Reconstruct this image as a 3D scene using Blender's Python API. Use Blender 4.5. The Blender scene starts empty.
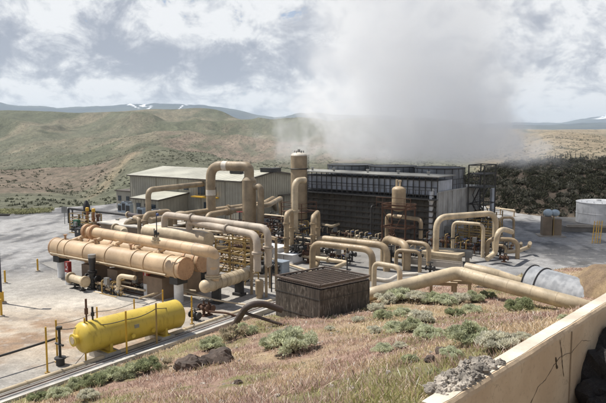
import bpy, math, random
import numpy as np
from mathutils import Vector, Matrix
random.seed(7)
RNG = np.random.default_rng(11)
SC = bpy.context.scene
COL = SC.collection
H = 12.0            # eye height above the plant yard, metres
F = 650.0           # focal length in photo pixels (606 wide)
PITCH = math.atan(68.5/650)

# ------------------------------------------------------------ camera
cd = bpy.data.cameras.new('camera'); cam = bpy.data.objects.new('camera', cd)
COL.objects.link(cam); SC.camera = cam
cam.location = (0, 0, H); cam.rotation_euler = (math.pi/2-PITCH, 0, 0)
cd.sensor_width = 36.0; cd.lens = 36.0*F/606.0
cd.clip_start = 0.1; cd.clip_end = 60000

def slope(py): return math.tan(PITCH+math.atan((py-201.5)/F))
def WD(px, py, d):
    """point on the sight line of a photo pixel at ground distance d"""
    z = H-d*slope(py)
    f = d*math.cos(PITCH)+(H-z)*math.sin(PITCH)
    return Vector(((px-303)/F*f, d, z))
def W(px, py, z=0.0): return WD(px, py, (H-z)/slope(py))
A = Vector((.805, -.593, 0)); Bv = Vector((.593, .805, 0)); UP = Vector((0, 0, 1))
RA = math.atan2(A.y, A.x)

# ------------------------------------------------------------ noise
def _hash(ix, iy, s):
    h = (ix*374761393+iy*668265263+s*1442695041) & 0xFFFFFFFF
    h = ((h ^ (h >> 13))*1274126177) & 0xFFFFFFFF
    return ((h ^ (h >> 16)) & 0xFFFF)/65535.0
def vnoise(x, y, s=0):
    x = np.asarray(x, float); y = np.asarray(y, float)
    ix = np.floor(x).astype(np.int64); iy = np.floor(y).astype(np.int64)
    fx = x-ix; fy = y-iy; fx = fx*fx*fx*(fx*(fx*6-15)+10); fy = fy*fy*fy*(fy*(fy*6-15)+10)
    a = _hash(ix, iy, s); b = _hash(ix+1, iy, s); c = _hash(ix, iy+1, s); d = _hash(ix+1, iy+1, s)
    return (a*(1-fx)+b*fx)*(1-fy)+(c*(1-fx)+d*fx)*fy
def fbm(x, y, o=4, s=0):
    t = 0; a = .5
    for i in range(o):
        t = t+a*(vnoise(x, y, s+i*7)-.5); x = x*2.03+13.1; y = y*2.03+7.7; a *= .55
    return t
def sst(a, b, x):
    t = np.clip((np.asarray(x, float)-a)/(b-a), 0, 1); return t*t*(3-2*t)

# ------------------------------------------------------------ materials
class NT:
    def __init__(s, tree): s.t = tree; s.n = tree.nodes; s.l = tree.links
    def node(s, typ, **kw):
        n = s.n.new(typ)
        for k, v in kw.items():
            if k.startswith('i_'):
                n.inputs[k[2:].replace('_', ' ')].default_value = v
            else: setattr(n, k, v)
        return n
    def link(s, a, b): s.l.new(a, b)
    def math(s, op, a, b=None, c=None, clamp=False):
        n = s.n.new('ShaderNodeMath'); n.operation = op; n.use_clamp = clamp
        for i, v in enumerate((a, b, c)):
            if v is None: continue
            if isinstance(v, (int, float)): n.inputs[i].default_value = v
            else: s.l.new(v, n.inputs[i])
        return n.outputs[0]
    def mix(s, f, a, b, blend='MIX'):
        n = s.n.new('ShaderNodeMix'); n.data_type = 'RGBA'; n.blend_type = blend
        for sock, v in ((n.inputs[0], f), (n.inputs[6], a), (n.inputs[7], b)):
            if isinstance(v, (int, float)): sock.default_value = v
            elif isinstance(v, (tuple, list)): sock.default_value = (*v[:3], 1)
            else: s.l.new(v, sock)
        return n.outputs[2]
    def noise(s, vec, scale, detail=4, rough=.55, dist=0):
        n = s.n.new('ShaderNodeTexNoise'); n.inputs['Scale'].default_value = scale
        n.inputs['Detail'].default_value = detail; n.inputs['Roughness'].default_value = rough
        n.inputs['Distortion'].default_value = dist
        if vec is not None: s.l.new(vec, n.inputs['Vector'])
        return n.outputs['Fac']
    def ramp(s, f, stops):
        n = s.n.new('ShaderNodeValToRGB'); e = n.color_ramp.elements
        while len(e) < len(stops): e.new(.5)
        for i, (p, c) in enumerate(stops):
            e[i].position = p; e[i].color = (c, c, c, 1) if isinstance(c, (int, float)) else (*c, 1)
        s.l.new(f, n.inputs[0]); return n.outputs[0]
    def mapr(s, f, a, b, c=0., d=1.):
        n = s.n.new('ShaderNodeMapRange'); n.interpolation_type = 'SMOOTHSTEP'
        s.l.new(f, n.inputs[0])
        for i, v in enumerate((a, b, c, d)): n.inputs[i+1].default_value = v
        return n.outputs[0]

MATS = {}
def newmat(name):
    m = bpy.data.materials.new(name); m.use_nodes = True
    m.node_tree.nodes.clear(); t = NT(m.node_tree)
    out = t.node('ShaderNodeOutputMaterial'); return m, t, out
def paint(name, c, rough=.55, metal=0., var=.12, dirt=(.22, .16, .10), dirtamt=.25, scale=1.2, bump=.15, streak=False, spec=.5):
    """painted or bare surface with worn, dusty variation in its own colour"""
    if name in MATS: return MATS[name]
    m, t, out = newmat(name)
    tc = t.node('ShaderNodeTexCoord').outputs['Object']
    if streak:
        mp = t.node('ShaderNodeMapping'); mp.inputs['Scale'].default_value = (1, 1, .12); t.link(tc, mp.inputs[0]); v2 = mp.outputs[0]
    else: v2 = tc
    n1 = t.noise(tc, scale*.6, 5); n2 = t.noise(v2, scale*5, 5, .65); n3 = t.noise(tc, scale*22, 3)
    dark = tuple(x*(1-2.2*var) for x in c); lite = tuple(min(1, x*(1+1.4*var)) for x in c)
    base = t.mix(t.mapr(n1, .3, .7), dark, lite)
    base = t.mix(t.math('MULTIPLY', t.mapr(n2, .52, .72), dirtamt), base, dirt)
    base = t.mix(t.math('MULTIPLY', t.mapr(n3, .55, .75), dirtamt*.5), base, dirt)
    b = t.node('ShaderNodeBsdfPrincipled'); t.link(base, b.inputs['Base Color'])
    b.inputs['Metallic'].default_value = metal; b.inputs['Specular IOR Level'].default_value = spec
    t.link(t.mapr(n2, .2, .8, max(.05, rough-.12), min(1, rough+.15)), b.inputs['Roughness'])
    if bump:
        bp = t.node('ShaderNodeBump'); bp.inputs['Strength'].default_value = bump; bp.inputs['Distance'].default_value = .03
        t.link(n2, bp.inputs['Height']); t.link(bp.outputs[0], b.inputs['Normal'])
    t.link(b.outputs[0], out.inputs[0]); MATS[name] = m; return m
def colmat(name, rough=.95, detail=((3., .18), (25., .22)), bump=.4, bdist=.05, spec=.15, trans=0., stretch=None, speck=None):
    """base colour comes from a colour attribute (what the ground or leaf is), broken up by noise"""
    if name in MATS: return MATS[name]
    m, t, out = newmat(name)
    at = t.node('ShaderNodeAttribute'); at.attribute_name = 'Col'
    tc = t.node('ShaderNodeTexCoord').outputs['Object']; c = at.outputs['Color']; last = None
    if stretch:
        mp = t.node('ShaderNodeMapping'); mp.inputs['Scale'].default_value = stretch; t.link(tc, mp.inputs[0]); tc = mp.outputs[0]
    for sc, amt in detail:
        n = t.noise(tc, sc, 4, .6); last = n
        f = t.mapr(n, .25, .75, 1-amt, 1+amt)
        vm = t.node('ShaderNodeVectorMath'); vm.operation = 'SCALE'; t.link(c, vm.inputs[0]); t.link(f, vm.inputs['Scale']); c = vm.outputs[0]
    if speck:
        for (sc, lo, hi, amt, dk_) in speck:
            n = t.noise(tc, sc, 3, .7); c = t.mix(t.math('MULTIPLY', t.mapr(n, lo, hi), amt), c, dk_)
    b = t.node('ShaderNodeBsdfPrincipled'); t.link(c, b.inputs['Base Color']); b.inputs['Roughness'].default_value = rough
    b.inputs['Specular IOR Level'].default_value = spec
    if bump and last is not None:
        bp = t.node('ShaderNodeBump'); bp.inputs['Strength'].default_value = bump; bp.inputs['Distance'].default_value = bdist
        t.link(last, bp.inputs['Height']); t.link(bp.outputs[0], b.inputs['Normal'])
    sh = b.outputs[0]
    if trans:
        tr = t.node('ShaderNodeBsdfTranslucent'); t.link(c, tr.inputs[0])
        mx = t.node('ShaderNodeMixShader'); mx.inputs[0].default_value = trans
        t.link(sh, mx.inputs[1]); t.link(tr.outputs[0], mx.inputs[2]); sh = mx.outputs[0]
    t.link(sh, out.inputs[0]); MATS[name] = m; return m

TAN = paint('tan_pipe_paint', (.37, .28, .175), .5, dirtamt=.5, var=.16)
TAN2 = paint('khaki_pipe_paint', (.31, .24, .155), .55, dirtamt=.5, var=.16)
CREAM = paint('cream_paint', (.54, .44, .30), .5, dirtamt=.4, var=.14)
PEACH = paint('peach_vessel_paint', (.55, .40, .25), .48, dirtamt=.3, dirt=(.30, .15, .07), scale=.8)
PEACHR = paint('rusty_peach_paint', (.50, .31, .18), .55, dirtamt=.4, dirt=(.2, .08, .04))
PINK = paint('dusty_pink_insulation', (.44, .37, .295), .6, dirtamt=.4, dirt=(.6, .55, .5))
PALE = paint('pale_insulation', (.60, .55, .47), .6, dirtamt=.3)
YEL = paint('yellow_tank_paint', (.62, .455, .07), .42, dirtamt=.45, streak=True, dirt=(.25, .15, .02), scale=.9, var=.07)
YEL2 = paint('safety_yellow', (.62, .36, .03), .5)
OCHRE = paint('ochre_rail_paint', (.36, .24, .08), .6, dirtamt=.5)
RUST = paint('rusty_steel', (.11, .055, .032), .8, dirtamt=.5, dirt=(.04, .025, .018))
RUSTO = paint('orange_rust', (.30, .13, .05), .75, dirtamt=.4, dirt=(.1, .04, .02))
DARK = paint('dark_steel', (.035, .034, .033), .6, dirtamt=.3, dirt=(.10, .08, .06))
BLACK = paint('black_paint', (.018, .018, .02), .5)
GREY = paint('grey_steel', (.28, .28, .27), .45, metal=.4, dirtamt=.3)
GALV = paint('galvanised_steel', (.42, .45, .50), .38, metal=.55, dirtamt=.25, dirt=(.3, .3, .3))
WHITE = paint('white_paint', (.66, .67, .68), .5, dirtamt=.2)
CONC = paint('concrete', (.38, .34, .29), .9, dirtamt=.35, bump=.3)
CONCL = paint('pale_concrete', (.52, .49, .44), .9, dirtamt=.3, bump=.3)
CONCB = paint('brown_concrete', (.23, .17, .12), .9, dirtamt=.4, bump=.3)
RED = paint('red_paint', (.27, .022, .02), .45)
GREEN = paint('green_paint', (.03, .14, .08), .5)
BLUE = paint('blue_paint', (.04, .08, .25), .5)
GLASS = paint('dark_glass', (.03, .045, .06), .12, dirtamt=.1, bump=0, var=.05)
BLUEG = paint('blue_grey_metal', (.26, .31, .36), .45, dirtamt=.2)

# ------------------------------------------------------------ mesh building
class MB:
    def __init__(s): s.v = []; s.f = []; s.sm = []
    def ring(s, c, x, y, r, n): return [c+(x*math.cos(a)+y*math.sin(a))*r for a in (2*math.pi*i/n for i in range(n))]
    def add(s, vs, fs, smooth=False):
        o = len(s.v); s.v += [tuple(v) for v in vs]
        for f in fs: s.f.append([i+o for i in f]); s.sm.append(smooth)
        return s
    @staticmethod
    def frame(d):
        d = d.normalized(); a = Vector((0, 0, 1)) if abs(d.z) < .9 else Vector((1, 0, 0))
        x = d.cross(a).normalized(); return x, d.cross(x).normalized()
    def sweep(s, pts, rad, n=14, caps=True):
        pts = [Vector(p) for p in pts]; rs = rad if isinstance(rad, (list, tuple)) else [rad]*len(pts)
        T = [(pts[min(i+1, len(pts)-1)]-pts[max(i-1, 0)]).normalized() for i in range(len(pts))]
        x, y = s.frame(T[0]); rings = []
        for i, p in enumerate(pts):
            if i:
                x = (x-T[i]*x.dot(T[i])); x.normalize(); y = T[i].cross(x)
            rings.append(s.ring(p, x, y, rs[i], n))
        vs = [v for r in rings for v in r]; fs = []
        for i in range(len(pts)-1):
            for j in range(n):
                k = (j+1) % n; fs.append((i*n+j, i*n+k, (i+1)*n+k, (i+1)*n+j))
        s.add(vs, fs, True)
        if caps:
            s.add(rings[0], [list(range(n))[::-1]]); s.add(rings[-1], [list(range(n))])
        return s
    def cyl(s, a, b, r, n=14, r2=None): return s.sweep([a, b], [r, r if r2 is None else r2], n)
    def box(s, c, sx, sy, sz, ax=None, az=UP):
        """box centred on c; ax = local x direction"""
        c = Vector(c); x = (ax or Vector((1, 0, 0))).normalized(); z = Vector(az).normalized(); y = z.cross(x).normalized()
        z = x.cross(y)
        vs = [c+x*(i*sx/2)+y*(j*sy/2)+z*(k*sz/2) for i in (-1, 1) for j in (-1, 1) for k in (-1, 1)]
        return s.add(vs, [(0, 1, 3, 2), (4, 6, 7, 5), (0, 4, 5, 1), (2, 3, 7, 6), (0, 2, 6, 4), (1, 5, 7, 3)])
    def bar(s, a, b, w, h=None):
        a = Vector(a); b = Vector(b); d = b-a; h = h or w
        up = UP if abs(d.normalized().z) < .95 else Vector((0, 1, 0))
        x = d.normalized(); y = up.cross(x).normalized(); z = x.cross(y)
        return s.box((a+b)/2, d.length, w, h, x, z)
    def dome(s, c, d, r, k=.5, n=18, m=5):
        """bulged end cap: base centre c, direction d, height k*r"""
        c = Vector(c); d = Vector(d).normalized(); x, y = s.frame(d); rings = []
        for i in range(m):
            a = math.pi/2*i/m; rings.append(s.ring(c+d*(math.sin(a)*r*k), x, y, r*math.cos(a), n))
        vs = [v for q in rings for v in q]+[c+d*r*k]; fs = []
        for i in range(m-1):
            for j in range(n):
                q = (j+1) % n; fs.append((i*n+j, i*n+q, (i+1)*n+q, (i+1)*n+j))
        for j in range(n): fs.append(((m-1)*n+j, (m-1)*n+(j+1) % n, m*n))
        return s.add(vs, fs, True)
    def torus(s, c, d, R, r, n=20, k=6):
        c = Vector(c); x, y = s.frame(Vector(d))
        pts = [c+(x*math.cos(a)+y*math.sin(a))*R for a in (2*math.pi*i/n for i in range(n+1))]
        return s.sweep(pts, r, k, False)
    def sphere(s, c, r, n=14, m=8, sq=1.):
        c = Vector(c); vs = []; fs = []
        for i in range(m+1):
            a = math.pi*i/m
            for j in range(n):
                b = 2*math.pi*j/n; vs.append(c+Vector((math.sin(a)*math.cos(b), math.sin(a)*math.sin(b), math.cos(a)*sq))*r)
        for i in range(m):
            for j in range(n):
                q = (j+1) % n; fs.append((i*n+j, (i+1)*n+j, (i+1)*n+q, i*n+q))
        return s.add(vs, fs, True)
    def build(s, name, mat, parent=None, tagd=None):
        off = Vector((0, 0, 0))
        if parent is not None: off = ORG.get(parent.name, Vector((0, 0, 0)))
        me = bpy.data.meshes.new(name)
        me.from_pydata([tuple(Vector(v)-off) for v in s.v], [], s.f)
        me.polygons.foreach_set('use_smooth', s.sm); me.materials.append(mat); me.update()
        o = bpy.data.objects.new(name, me); COL.objects.link(o)
        if parent is not None: o.parent = parent; ORG[o.name] = off
        if tagd: tag(o, *tagd)
        return o
ORG = {}
def tag(o, label, cat, group=None, kind=None):
    if label: o['label'] = label
    if cat: o['category'] = cat
    if group: o['group'] = group
    if kind: o['kind'] = kind
    return o
def thing(name, label, cat, loc, group=None, rot=0.):
    o = bpy.data.objects.new(name, None); COL.objects.link(o); o.empty_display_size = .3
    o.location = loc; o.rotation_euler = (0, 0, rot); tag(o, label, cat, group)
    if rot == 0.: ORG[o.name] = Vector(loc)
    return o
def copy_tree(o, loc, rot, label, scale=1.):
    c = o.copy(); COL.objects.link(c); c.location = loc; c.rotation_euler = (0, 0, rot); c.scale = (scale,)*3
    c['label'] = label
    for ch in o.children:
        k = ch.copy(); COL.objects.link(k); k.parent = c
        for g in ch.children:
            q = g.copy(); COL.objects.link(q); q.parent = k
    return c
def raw(name, co, faces, mat, smooth=True, col=None, parent=None):
    me = bpy.data.meshes.new(name); co = np.asarray(co, np.float32); faces = np.asarray(faces, np.int32); k = faces.shape[1]
    me.vertices.add(len(co)); me.vertices.foreach_set('co', co.ravel())
    me.loops.add(faces.size); me.loops.foreach_set('vertex_index', faces.ravel())
    me.polygons.add(len(faces)); me.polygons.foreach_set('loop_start', np.arange(0, faces.size, k, dtype=np.int32))
    me.update(calc_edges=True)
    me.polygons.foreach_set('use_smooth', np.full(len(faces), smooth))
    if col is not None:
        at = me.color_attributes.new('Col', 'FLOAT_COLOR', 'POINT'); c4 = np.ones((len(co), 4), np.float32); c4[:, :3] = col
        at.data.foreach_set('color', c4.ravel())
    me.materials.append(mat); me.validate()
    o = bpy.data.objects.new(name, me); COL.objects.link(o)
    if parent is not None: o.parent = parent
    return o
def grid_faces(nu, nv):
    i = np.arange(nu-1)[:, None]*nv+np.arange(nv-1)[None, :]; i = i.ravel()
    return np.stack([i, i+nv, i+nv+1, i+1], 1)

# polyline with rounded corners
def fillet(pts, br):
    pts = [Vector(p) for p in pts]; out = [pts[0]]
    for i in range(1, len(pts)-1):
        a, b, c = pts[i-1], pts[i], pts[i+1]; u = (a-b); v = (c-b)
        r = min(br, u.length*.48, v.length*.48); u.normalize(); v.normalize()
        ang = u.angle(v) if u.length and v.length else math.pi
        if ang > math.radians(176) or r < 1e-3: out.append(b); continue
        p, q = b+u*r, b+v*r
        for k in range(8):
            t = k/7; out.append(p*(1-t)**2+b*2*t*(1-t)+q*t*t)
    out.append(pts[-1]); return out
def trace(start, cmds):
    """('u',py) rise/fall to that row, ('z',z), ('h',px,py) level to pixel, ('w',px,py,z), ('A',metres), ('B',metres), ('v',dx,dy,dz)"""
    p = W(*start) if len(start) == 3 else Vector(start[:3]); pts = [p]
    for c in cmds:
        k = c[0]
        if k == 'u': q = Vector((p.x, p.y, H-p.y*slope(c[1])))
        elif k == 'z': q = Vector((p.x, p.y, c[1]))
        elif k == 'h': q = W(c[1], c[2], p.z)
        elif k == 'w': q = W(c[1], c[2], c[3])
        elif k == 'A': q = p+A*c[1]
        elif k == 'B': q = p+Bv*c[1]
        elif k == 'v': q = p+Vector(c[1:])
        pts.append(q); p = q
    return pts
def pipe(label, pts, r, mat, br=None, name='pipe', cat='pipe', group=None, flanges=(), fmat=None, supports=(), bands=(), smat=None, n=14):
    """one pipe run: body, flanges (fraction along each straight leg), bands, supports down to the ground"""
    pts = [Vector(p) for p in pts]; base = Vector((pts[0].x, pts[0].y, min(0, pts[0].z)))
    root = thing(name, label, cat, base, group)
    m = MB().sweep(fillet(pts, br if br is not None else r*3), r, n)
    if r > .15:                                   # cladding seams
        for a, b in zip(pts[:-1], pts[1:]):
            L = (b-a).length; d = (b-a).normalized(); e = min((br if br is not None else r*3), L*.45)
            for k in range(int((L-2*e)/1.6)+1):
                c = a+d*(e+.05+k*1.6)
                if e+k*1.6 < L-e: m.sweep([c-d*.03, c+d*.03], r*1.022, n, False)
    m.build('pipe_body', mat, root)
    for (leg, t) in flanges:
        a, b = pts[leg], pts[leg+1]; d = (b-a).normalized(); c = a.lerp(b, t)
        m = MB(); m.cyl(c-d*r*.32, c-d*r*.05, r*1.45, n); m.cyl(c+d*r*.05, c+d*r*.32, r*1.45, n)
        m.build('flange', fmat or mat, root)
    for (leg, t) in bands:
        a, b = pts[leg], pts[leg+1]; d = (b-a).normalized(); c = a.lerp(b, t)
        MB().cyl(c-d*.06, c+d*.06, r*1.05, n).build('band', GREY, root)
    for (leg, t) in supports:
        c = pts[leg].lerp(pts[leg+1], t); m = MB()
        m.bar(Vector((c.x, c.y, 0)), Vector((c.x, c.y, c.z-r*.9)), .14, .14); m.box(Vector((c.x, c.y, .03)), .4, .4, .06)
        m.box(Vector((c.x, c.y, c.z-r)), r*1.6, .2, .08)
        m.build('support_leg', smat or RUST, root)
    return root
# ------------------------------------------------------------ sky and light
SUN_EL = math.radians(60); SUN_DIR = Vector((-.90, .43, 0)).normalized()
sv = Vector((SUN_DIR.x*math.cos(SUN_EL), SUN_DIR.y*math.cos(SUN_EL), math.sin(SUN_EL)))
sl = bpy.data.lights.new('sun', 'SUN'); sl.energy = 5.0; sl.angle = math.radians(.53); sl.color = (1, .955, .88)
so = bpy.data.objects.new('sun', sl); COL.objects.link(so); so.rotation_euler = sv.to_track_quat('Z', 'Y').to_euler()
world = bpy.data.worlds.new('World'); SC.world = world; world.use_nodes = True; world.cycles.sampling_method = 'MANUAL'; world.cycles.sample_map_resolution = 512
t = NT(world.node_tree); t.n.clear()
wo = t.node('ShaderNodeOutputWorld'); bg = t.node('ShaderNodeBackground'); bg.inputs[1].default_value = .1
t.link(bg.outputs[0], wo.inputs[0])
sky = t.node('ShaderNodeTexSky'); sky.sky_type = 'NISHITA'; sky.sun_disc = False
sky.sun_elevation = SUN_EL; sky.sun_rotation = math.atan2(sv.x, sv.y); sky.altitude = 1400; sky.dust_density = 1.2
g = t.node('ShaderNodeTexCoord').outputs['Generated']; sp = t.node('ShaderNodeSeparateXYZ'); t.link(g, sp.inputs[0])
az = t.math('ARCTAN2', sp.outputs[0], sp.outputs[1]); el = t.math('ARCSINE', sp.outputs[2])
def vec(a, b, c=0.):
    n = t.node('ShaderNodeCombineXYZ')
    for i, v in enumerate((a, b, c)):
        if isinstance(v, (int, float)): n.inputs[i].default_value = v
        else: t.link(v, n.inputs[i])
    return n.outputs[0]
# flattening of cloud cells toward the horizon
els = t.math('POWER', t.math('MAXIMUM', t.math('ADD', el, .03), .001), .62)
big = t.noise(vec(t.math('MULTIPLY', az, 3.0), t.math('MULTIPLY', els, 6.), 3.3), 1.35, 9, .56, .25)
med = t.noise(vec(t.math('MULTIPLY', az, 8.0), t.math('MULTIPLY', els, 9.), 9.1), 1.6, 10, .66, .5)
fin = t.noise(vec(t.math('MULTIPLY', az, 22.0), t.math('MULTIPLY', els, 24.), 1.7), 2.0, 10, .68, .5)
def gauss(u, c, w):
    q = t.math('DIVIDE', t.math('SUBTRACT', u, c), w); return t.math('POWER', 2.718, t.math('MULTIPLY', t.math('MULTIPLY', q, q), -1.))
# a long dark cloud base lies low to the left, bright heaps beneath it and above it
band = t.math('MULTIPLY', gauss(el, .108, .034), t.mapr(az, -.04, .22, 1., .25))
low = gauss(el, .048, .026)
shade = t.math('ADD', t.math('ADD', t.math('MULTIPLY', t.math('SUBTRACT', big, .5), 2.0), t.math('MULTIPLY', t.math('SUBTRACT', med, .5), 3.2)),
               t.math('ADD', t.math('MULTIPLY', band, .80), t.math('MULTIPLY', low, -.20)))
shade = t.math('ADD', shade, t.math('MULTIPLY', t.math('SUBTRACT', fin, .5), .85))
shade = t.math('ADD', shade, t.mapr(az, -.1, .5, -.22, -.36))
vr = t.node('ShaderNodeTexVoronoi'); vr.feature = 'F1'; vr.inputs['Scale'].default_value = 1.; vr.inputs['Detail'].default_value = 3; vr.inputs['Roughness'].default_value = .6; pass
wv = t.node('ShaderNodeVectorMath'); wv.operation = 'MULTIPLY_ADD'; nw_ = t.node('ShaderNodeTexNoise'); nw_.inputs['Scale'].default_value = 1.3; nw_.inputs['Detail'].default_value = 6
pv = vec(t.math('MULTIPLY', az, 13.), t.math('MULTIPLY', els, 14.), 4.); t.link(pv, nw_.inputs['Vector']); t.link(nw_.outputs['Color'], wv.inputs[0]); wv.inputs[1].default_value = (1.1, 1.1, 1.1); t.link(pv, wv.inputs[2]); t.link(wv.outputs[0], vr.inputs['Vector'])
shade = t.math('ADD', shade, t.math('MULTIPLY', t.math('SUBTRACT', vr.outputs['Distance'], .50), .75))
ccol = t.ramp(shade, [(0., (.90, .91, .925)), (.14, (.83, .845, .865)), (.40, (.64, .665, .715)), (.70, (.45, .48, .55)), (1., (.37, .405, .485))])
gap = t.math('ADD', t.math('MULTIPLY', t.math('SUBTRACT', med, .5), 1.5), t.math('MULTIPLY', t.math('SUBTRACT', fin, .5), .8))
gap = t.math('ADD', gap, t.math('MULTIPLY', band, -.35))
cover = t.mapr(gap, .22, .36, 1., .25)
cov2 = t.math('MULTIPLY', cover, t.mapr(el, .22, .6, 1., .35))
skyb = t.mix(1., sky.outputs[0], (.85, .85, .88), 'MULTIPLY')
vm = t.node('ShaderNodeVectorMath'); vm.operation = 'SCALE'; t.link(t.mapr(el, .22, .6, 8.3, 4.6), vm.inputs['Scale']); t.link(ccol, vm.inputs[0])
mixc = t.mix(cov2, skyb, vm.outputs[0])
hz = t.mix(t.math('MULTIPLY', t.mapr(el, -.02, .03, .6, 0.), 1.), mixc, (6.8, 7.0, 7.3))
t.link(hz, bg.inputs[0])

SC.view_settings.view_transform = 'Standard'; SC.view_settings.look = 'None'; SC.view_settings.gamma = 1; SC.view_settings.exposure = 0.28
SC.view_settings.use_curve_mapping = False
SC.cycles.use_denoising = True; SC.cycles.max_bounces = 8; SC.cycles.diffuse_bounces = 3; SC.cycles.volume_bounces = 6
SC.cycles.transparent_max_bounces = 8; SC.cycles.volume_max_steps = 64; SC.cycles.volume_step_rate = 1.6
SC.cycles.sample_clamp_indirect = 4

# ------------------------------------------------------------ yard
def mixc3(a, b, f): f = np.asarray(f)[..., None]; return a*(1-f)+b*f
def lines_dist(x, y, pts):
    best = np.full(x.shape, 1e9)
    for (ax, ay), (bx, by) in zip(pts[:-1], pts[1:]):
        dx, dy = bx-ax, by-ay; tt = np.clip(((x-ax)*dx+(y-ay)*dy)/(dx*dx+dy*dy), 0, 1)
        best = np.minimum(best, np.hypot(x-ax-tt*dx, y-ay-tt*dy))
    return best
xs = np.arange(-90, 130.1, .5); ys = np.arange(-30, 122.1, .5)
X, Y = np.meshgrid(xs, ys, indexing='ij')
pxg = 303+F*X/np.maximum(Y, 5); pyg = 133+F*12/np.maximum(Y, 5)
gravel = np.array((.315, .298, .272)); asph = np.array((.135, .135, .138)); dirt = np.array((.43, .345, .26)); pale = np.array((.50, .46, .40))
wob = fbm(X*.12, Y*.12, 5, 3)
C = np.zeros(X.shape+(3,))+gravel
fa = sst(-3, 3, (Y-57.5)+6*wob+np.where(X < -18, (-18-X)*.35, 0)); fa = np.where(X > 5, sst(-2, 2, X-17+4*wob), fa)
C = mixc3(C, asph, fa)
dz = np.exp(-(((X+15.5)/7.5)**2+((Y-39.5)/6.)**2)**2); C = mixc3(C, np.array((.41, .35, .28)), np.clip(dz*1.6+2.5*wob*dz, 0, 1)); bz = np.exp(-(((X+14.8)/6.)**2+((Y-37.)/4.5)**2)**2); st2 = fbm(X*.55, Y*.9, 5, 33); C = mixc3(C, np.array((.29, .205, .14)), np.clip(bz*1.4, 0, 1)*sst(-.10, .10, st2))
pz = np.exp(-(((X+15)/7.)**2+((Y-45.)/2.2)**2)); C = mixc3(C, pale, np.clip(pz+1.2*wob*pz, 0, .9))
pz = np.exp(-(((X+10.8)/5.)**2+((Y-42.8)/1.0)**2)); C = mixc3(C, np.array((.34, .25, .17)), np.clip(pz*.8+2*wob*pz, 0, .9))
# wet stains and tyre marks on the asphalt
w0 = W(2, 257); w1 = W(20, 262); w2 = W(45, 257); w3 = W(60, 259)
sd = lines_dist(X, Y, [(w0.x, w0.y), (w1.x, w1.y), (w2.x, w2.y), (w3.x, w3.y)])
C = mixc3(C, np.array((.12, .115, .115)), np.exp(-(sd/1.1)**2)*np.clip(.6+3*fbm(X*.6, Y*.6, 4, 9), 0, 1))
for (cx, cy), rr in ((W(34, 240)[:2], 7.), (W(50, 230)[:2], 11.), (W(30, 226)[:2], 16.)):
    rd = np.hypot(X-cx, Y-cy)
    for k in (0, 1.9): C = mixc3(C, np.array((.30, .30, .305)), .55*np.exp(-((rd-rr-k)/.35)**2)*np.clip(.5+3*fbm(X*.25, Y*.25, 3, 5), 0, 1))
    C = mixc3(C, np.array((.33, .325, .32)), .75*sst(.02, .16, fbm(X*.5+cx, Y*.16, 4, 12))*sst(50, 60, Y))
q = W(588, 262); sdd = lines_dist(X, Y, [tuple(W(555, 263)[:2]), tuple(W(575, 266)[:2]), tuple(q[:2])])
C = mixc3(C, np.array((.07, .07, .07)), .8*np.exp(-(sdd/.45)**2))
C *= (1+.35*fbm(X*.5, Y*.5, 5, 21))[..., None]
Zy = .05*fbm(X*.08, Y*.08, 3, 2); Zy[:] = np.clip(Zy, -.03, .0)
edge = np.interp(pxg, [-100, 0, 48, 100, 140, 150], [100, 101, 103.5, 108, 117, 121]); Zy = Zy-sst(0, 6, Y-edge)*4
stain_shade = sst(.5, 1.2, 1.6-np.hypot((X+3)*.805-(Y-58)*.593+3, ((X+3)*.593+(Y-58)*.805)*1.5)/14.+2.5*wob); C = mixc3(C, np.array((.19, .175, .16)), .8*stain_shade)  # stained plant ground, darkened further to stand for shadow among the pipes
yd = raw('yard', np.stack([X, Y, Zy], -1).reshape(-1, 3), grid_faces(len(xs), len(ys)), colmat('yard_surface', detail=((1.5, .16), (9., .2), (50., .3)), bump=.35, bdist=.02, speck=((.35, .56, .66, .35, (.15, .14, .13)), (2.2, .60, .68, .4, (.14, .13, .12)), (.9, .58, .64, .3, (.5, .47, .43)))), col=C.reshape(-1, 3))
yd['kind'] = 'structure'

# ------------------------------------------------------------ near hillside
tp = []
toe = [(-32, -2), (-20, 18.5), (-14.2, 26.6), (-11.3, 30.6), (-8.4, 34.7), (-5.5, 38.5), (-2.4, 41.8), (4.8, 47.2), (10, 50), (17, 53.5), (24, 57), (35, 59), (60, 62)]
for i, (x, y) in enumerate(toe):
    a = toe[max(i-1, 0)]; b = toe[min(i+1, len(toe)-1)]; d = Vector((b[0]-a[0], b[1]-a[1])).normalized(); nrm = Vector((-d.y, d.x))
    tp.append((x, y, 0.)); tp.append((x+nrm.x*7, y+nrm.y*7, -2.2)); tp.append((x+nrm.x*20, y+nrm.y*20, -5))
tp += [(-7.5, 24, 2.0), (0, 14.8, 5.9), (3.4, 12, 7.05), (8, 17.2, 7.1), (10.2, 25.7, 4.6), (14.7, 42, .9), (10.3, 43.6, .7), (5.2, 34.7, 1.9), (16.7, 40, .9), (20.8, 38, 2.2),
       (0, 29.4, 2.3), (1.5, 21, 4.25), (0, 0, 8.9), (0, 5, 8.0), (-15, 5, 5.2), (-20, -14, 6.5), (25, -12, 8.9), (30, 30, 5.8), (25, 15, 7.5), (60, 20, 8), (1, 37.5, .95), (26, 47, 2.2), (40, 45, 4)]
tp = np.array(tp)
def tps_fit(P):
    n = len(P); d = np.hypot(P[:, None, 0]-P[None, :, 0], P[:, None, 1]-P[None, :, 1]); K = np.where(d > 0, d*d*np.log(d+1e-9), 0)+np.eye(n)*2.
    Q = np.c_[np.ones(n), P[:, :2]]; M = np.block([[K, Q], [Q.T, np.zeros((3, 3))]]); return np.linalg.solve(M, np.r_[P[:, 2], 0, 0, 0])
TW = tps_fit(tp)
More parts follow.
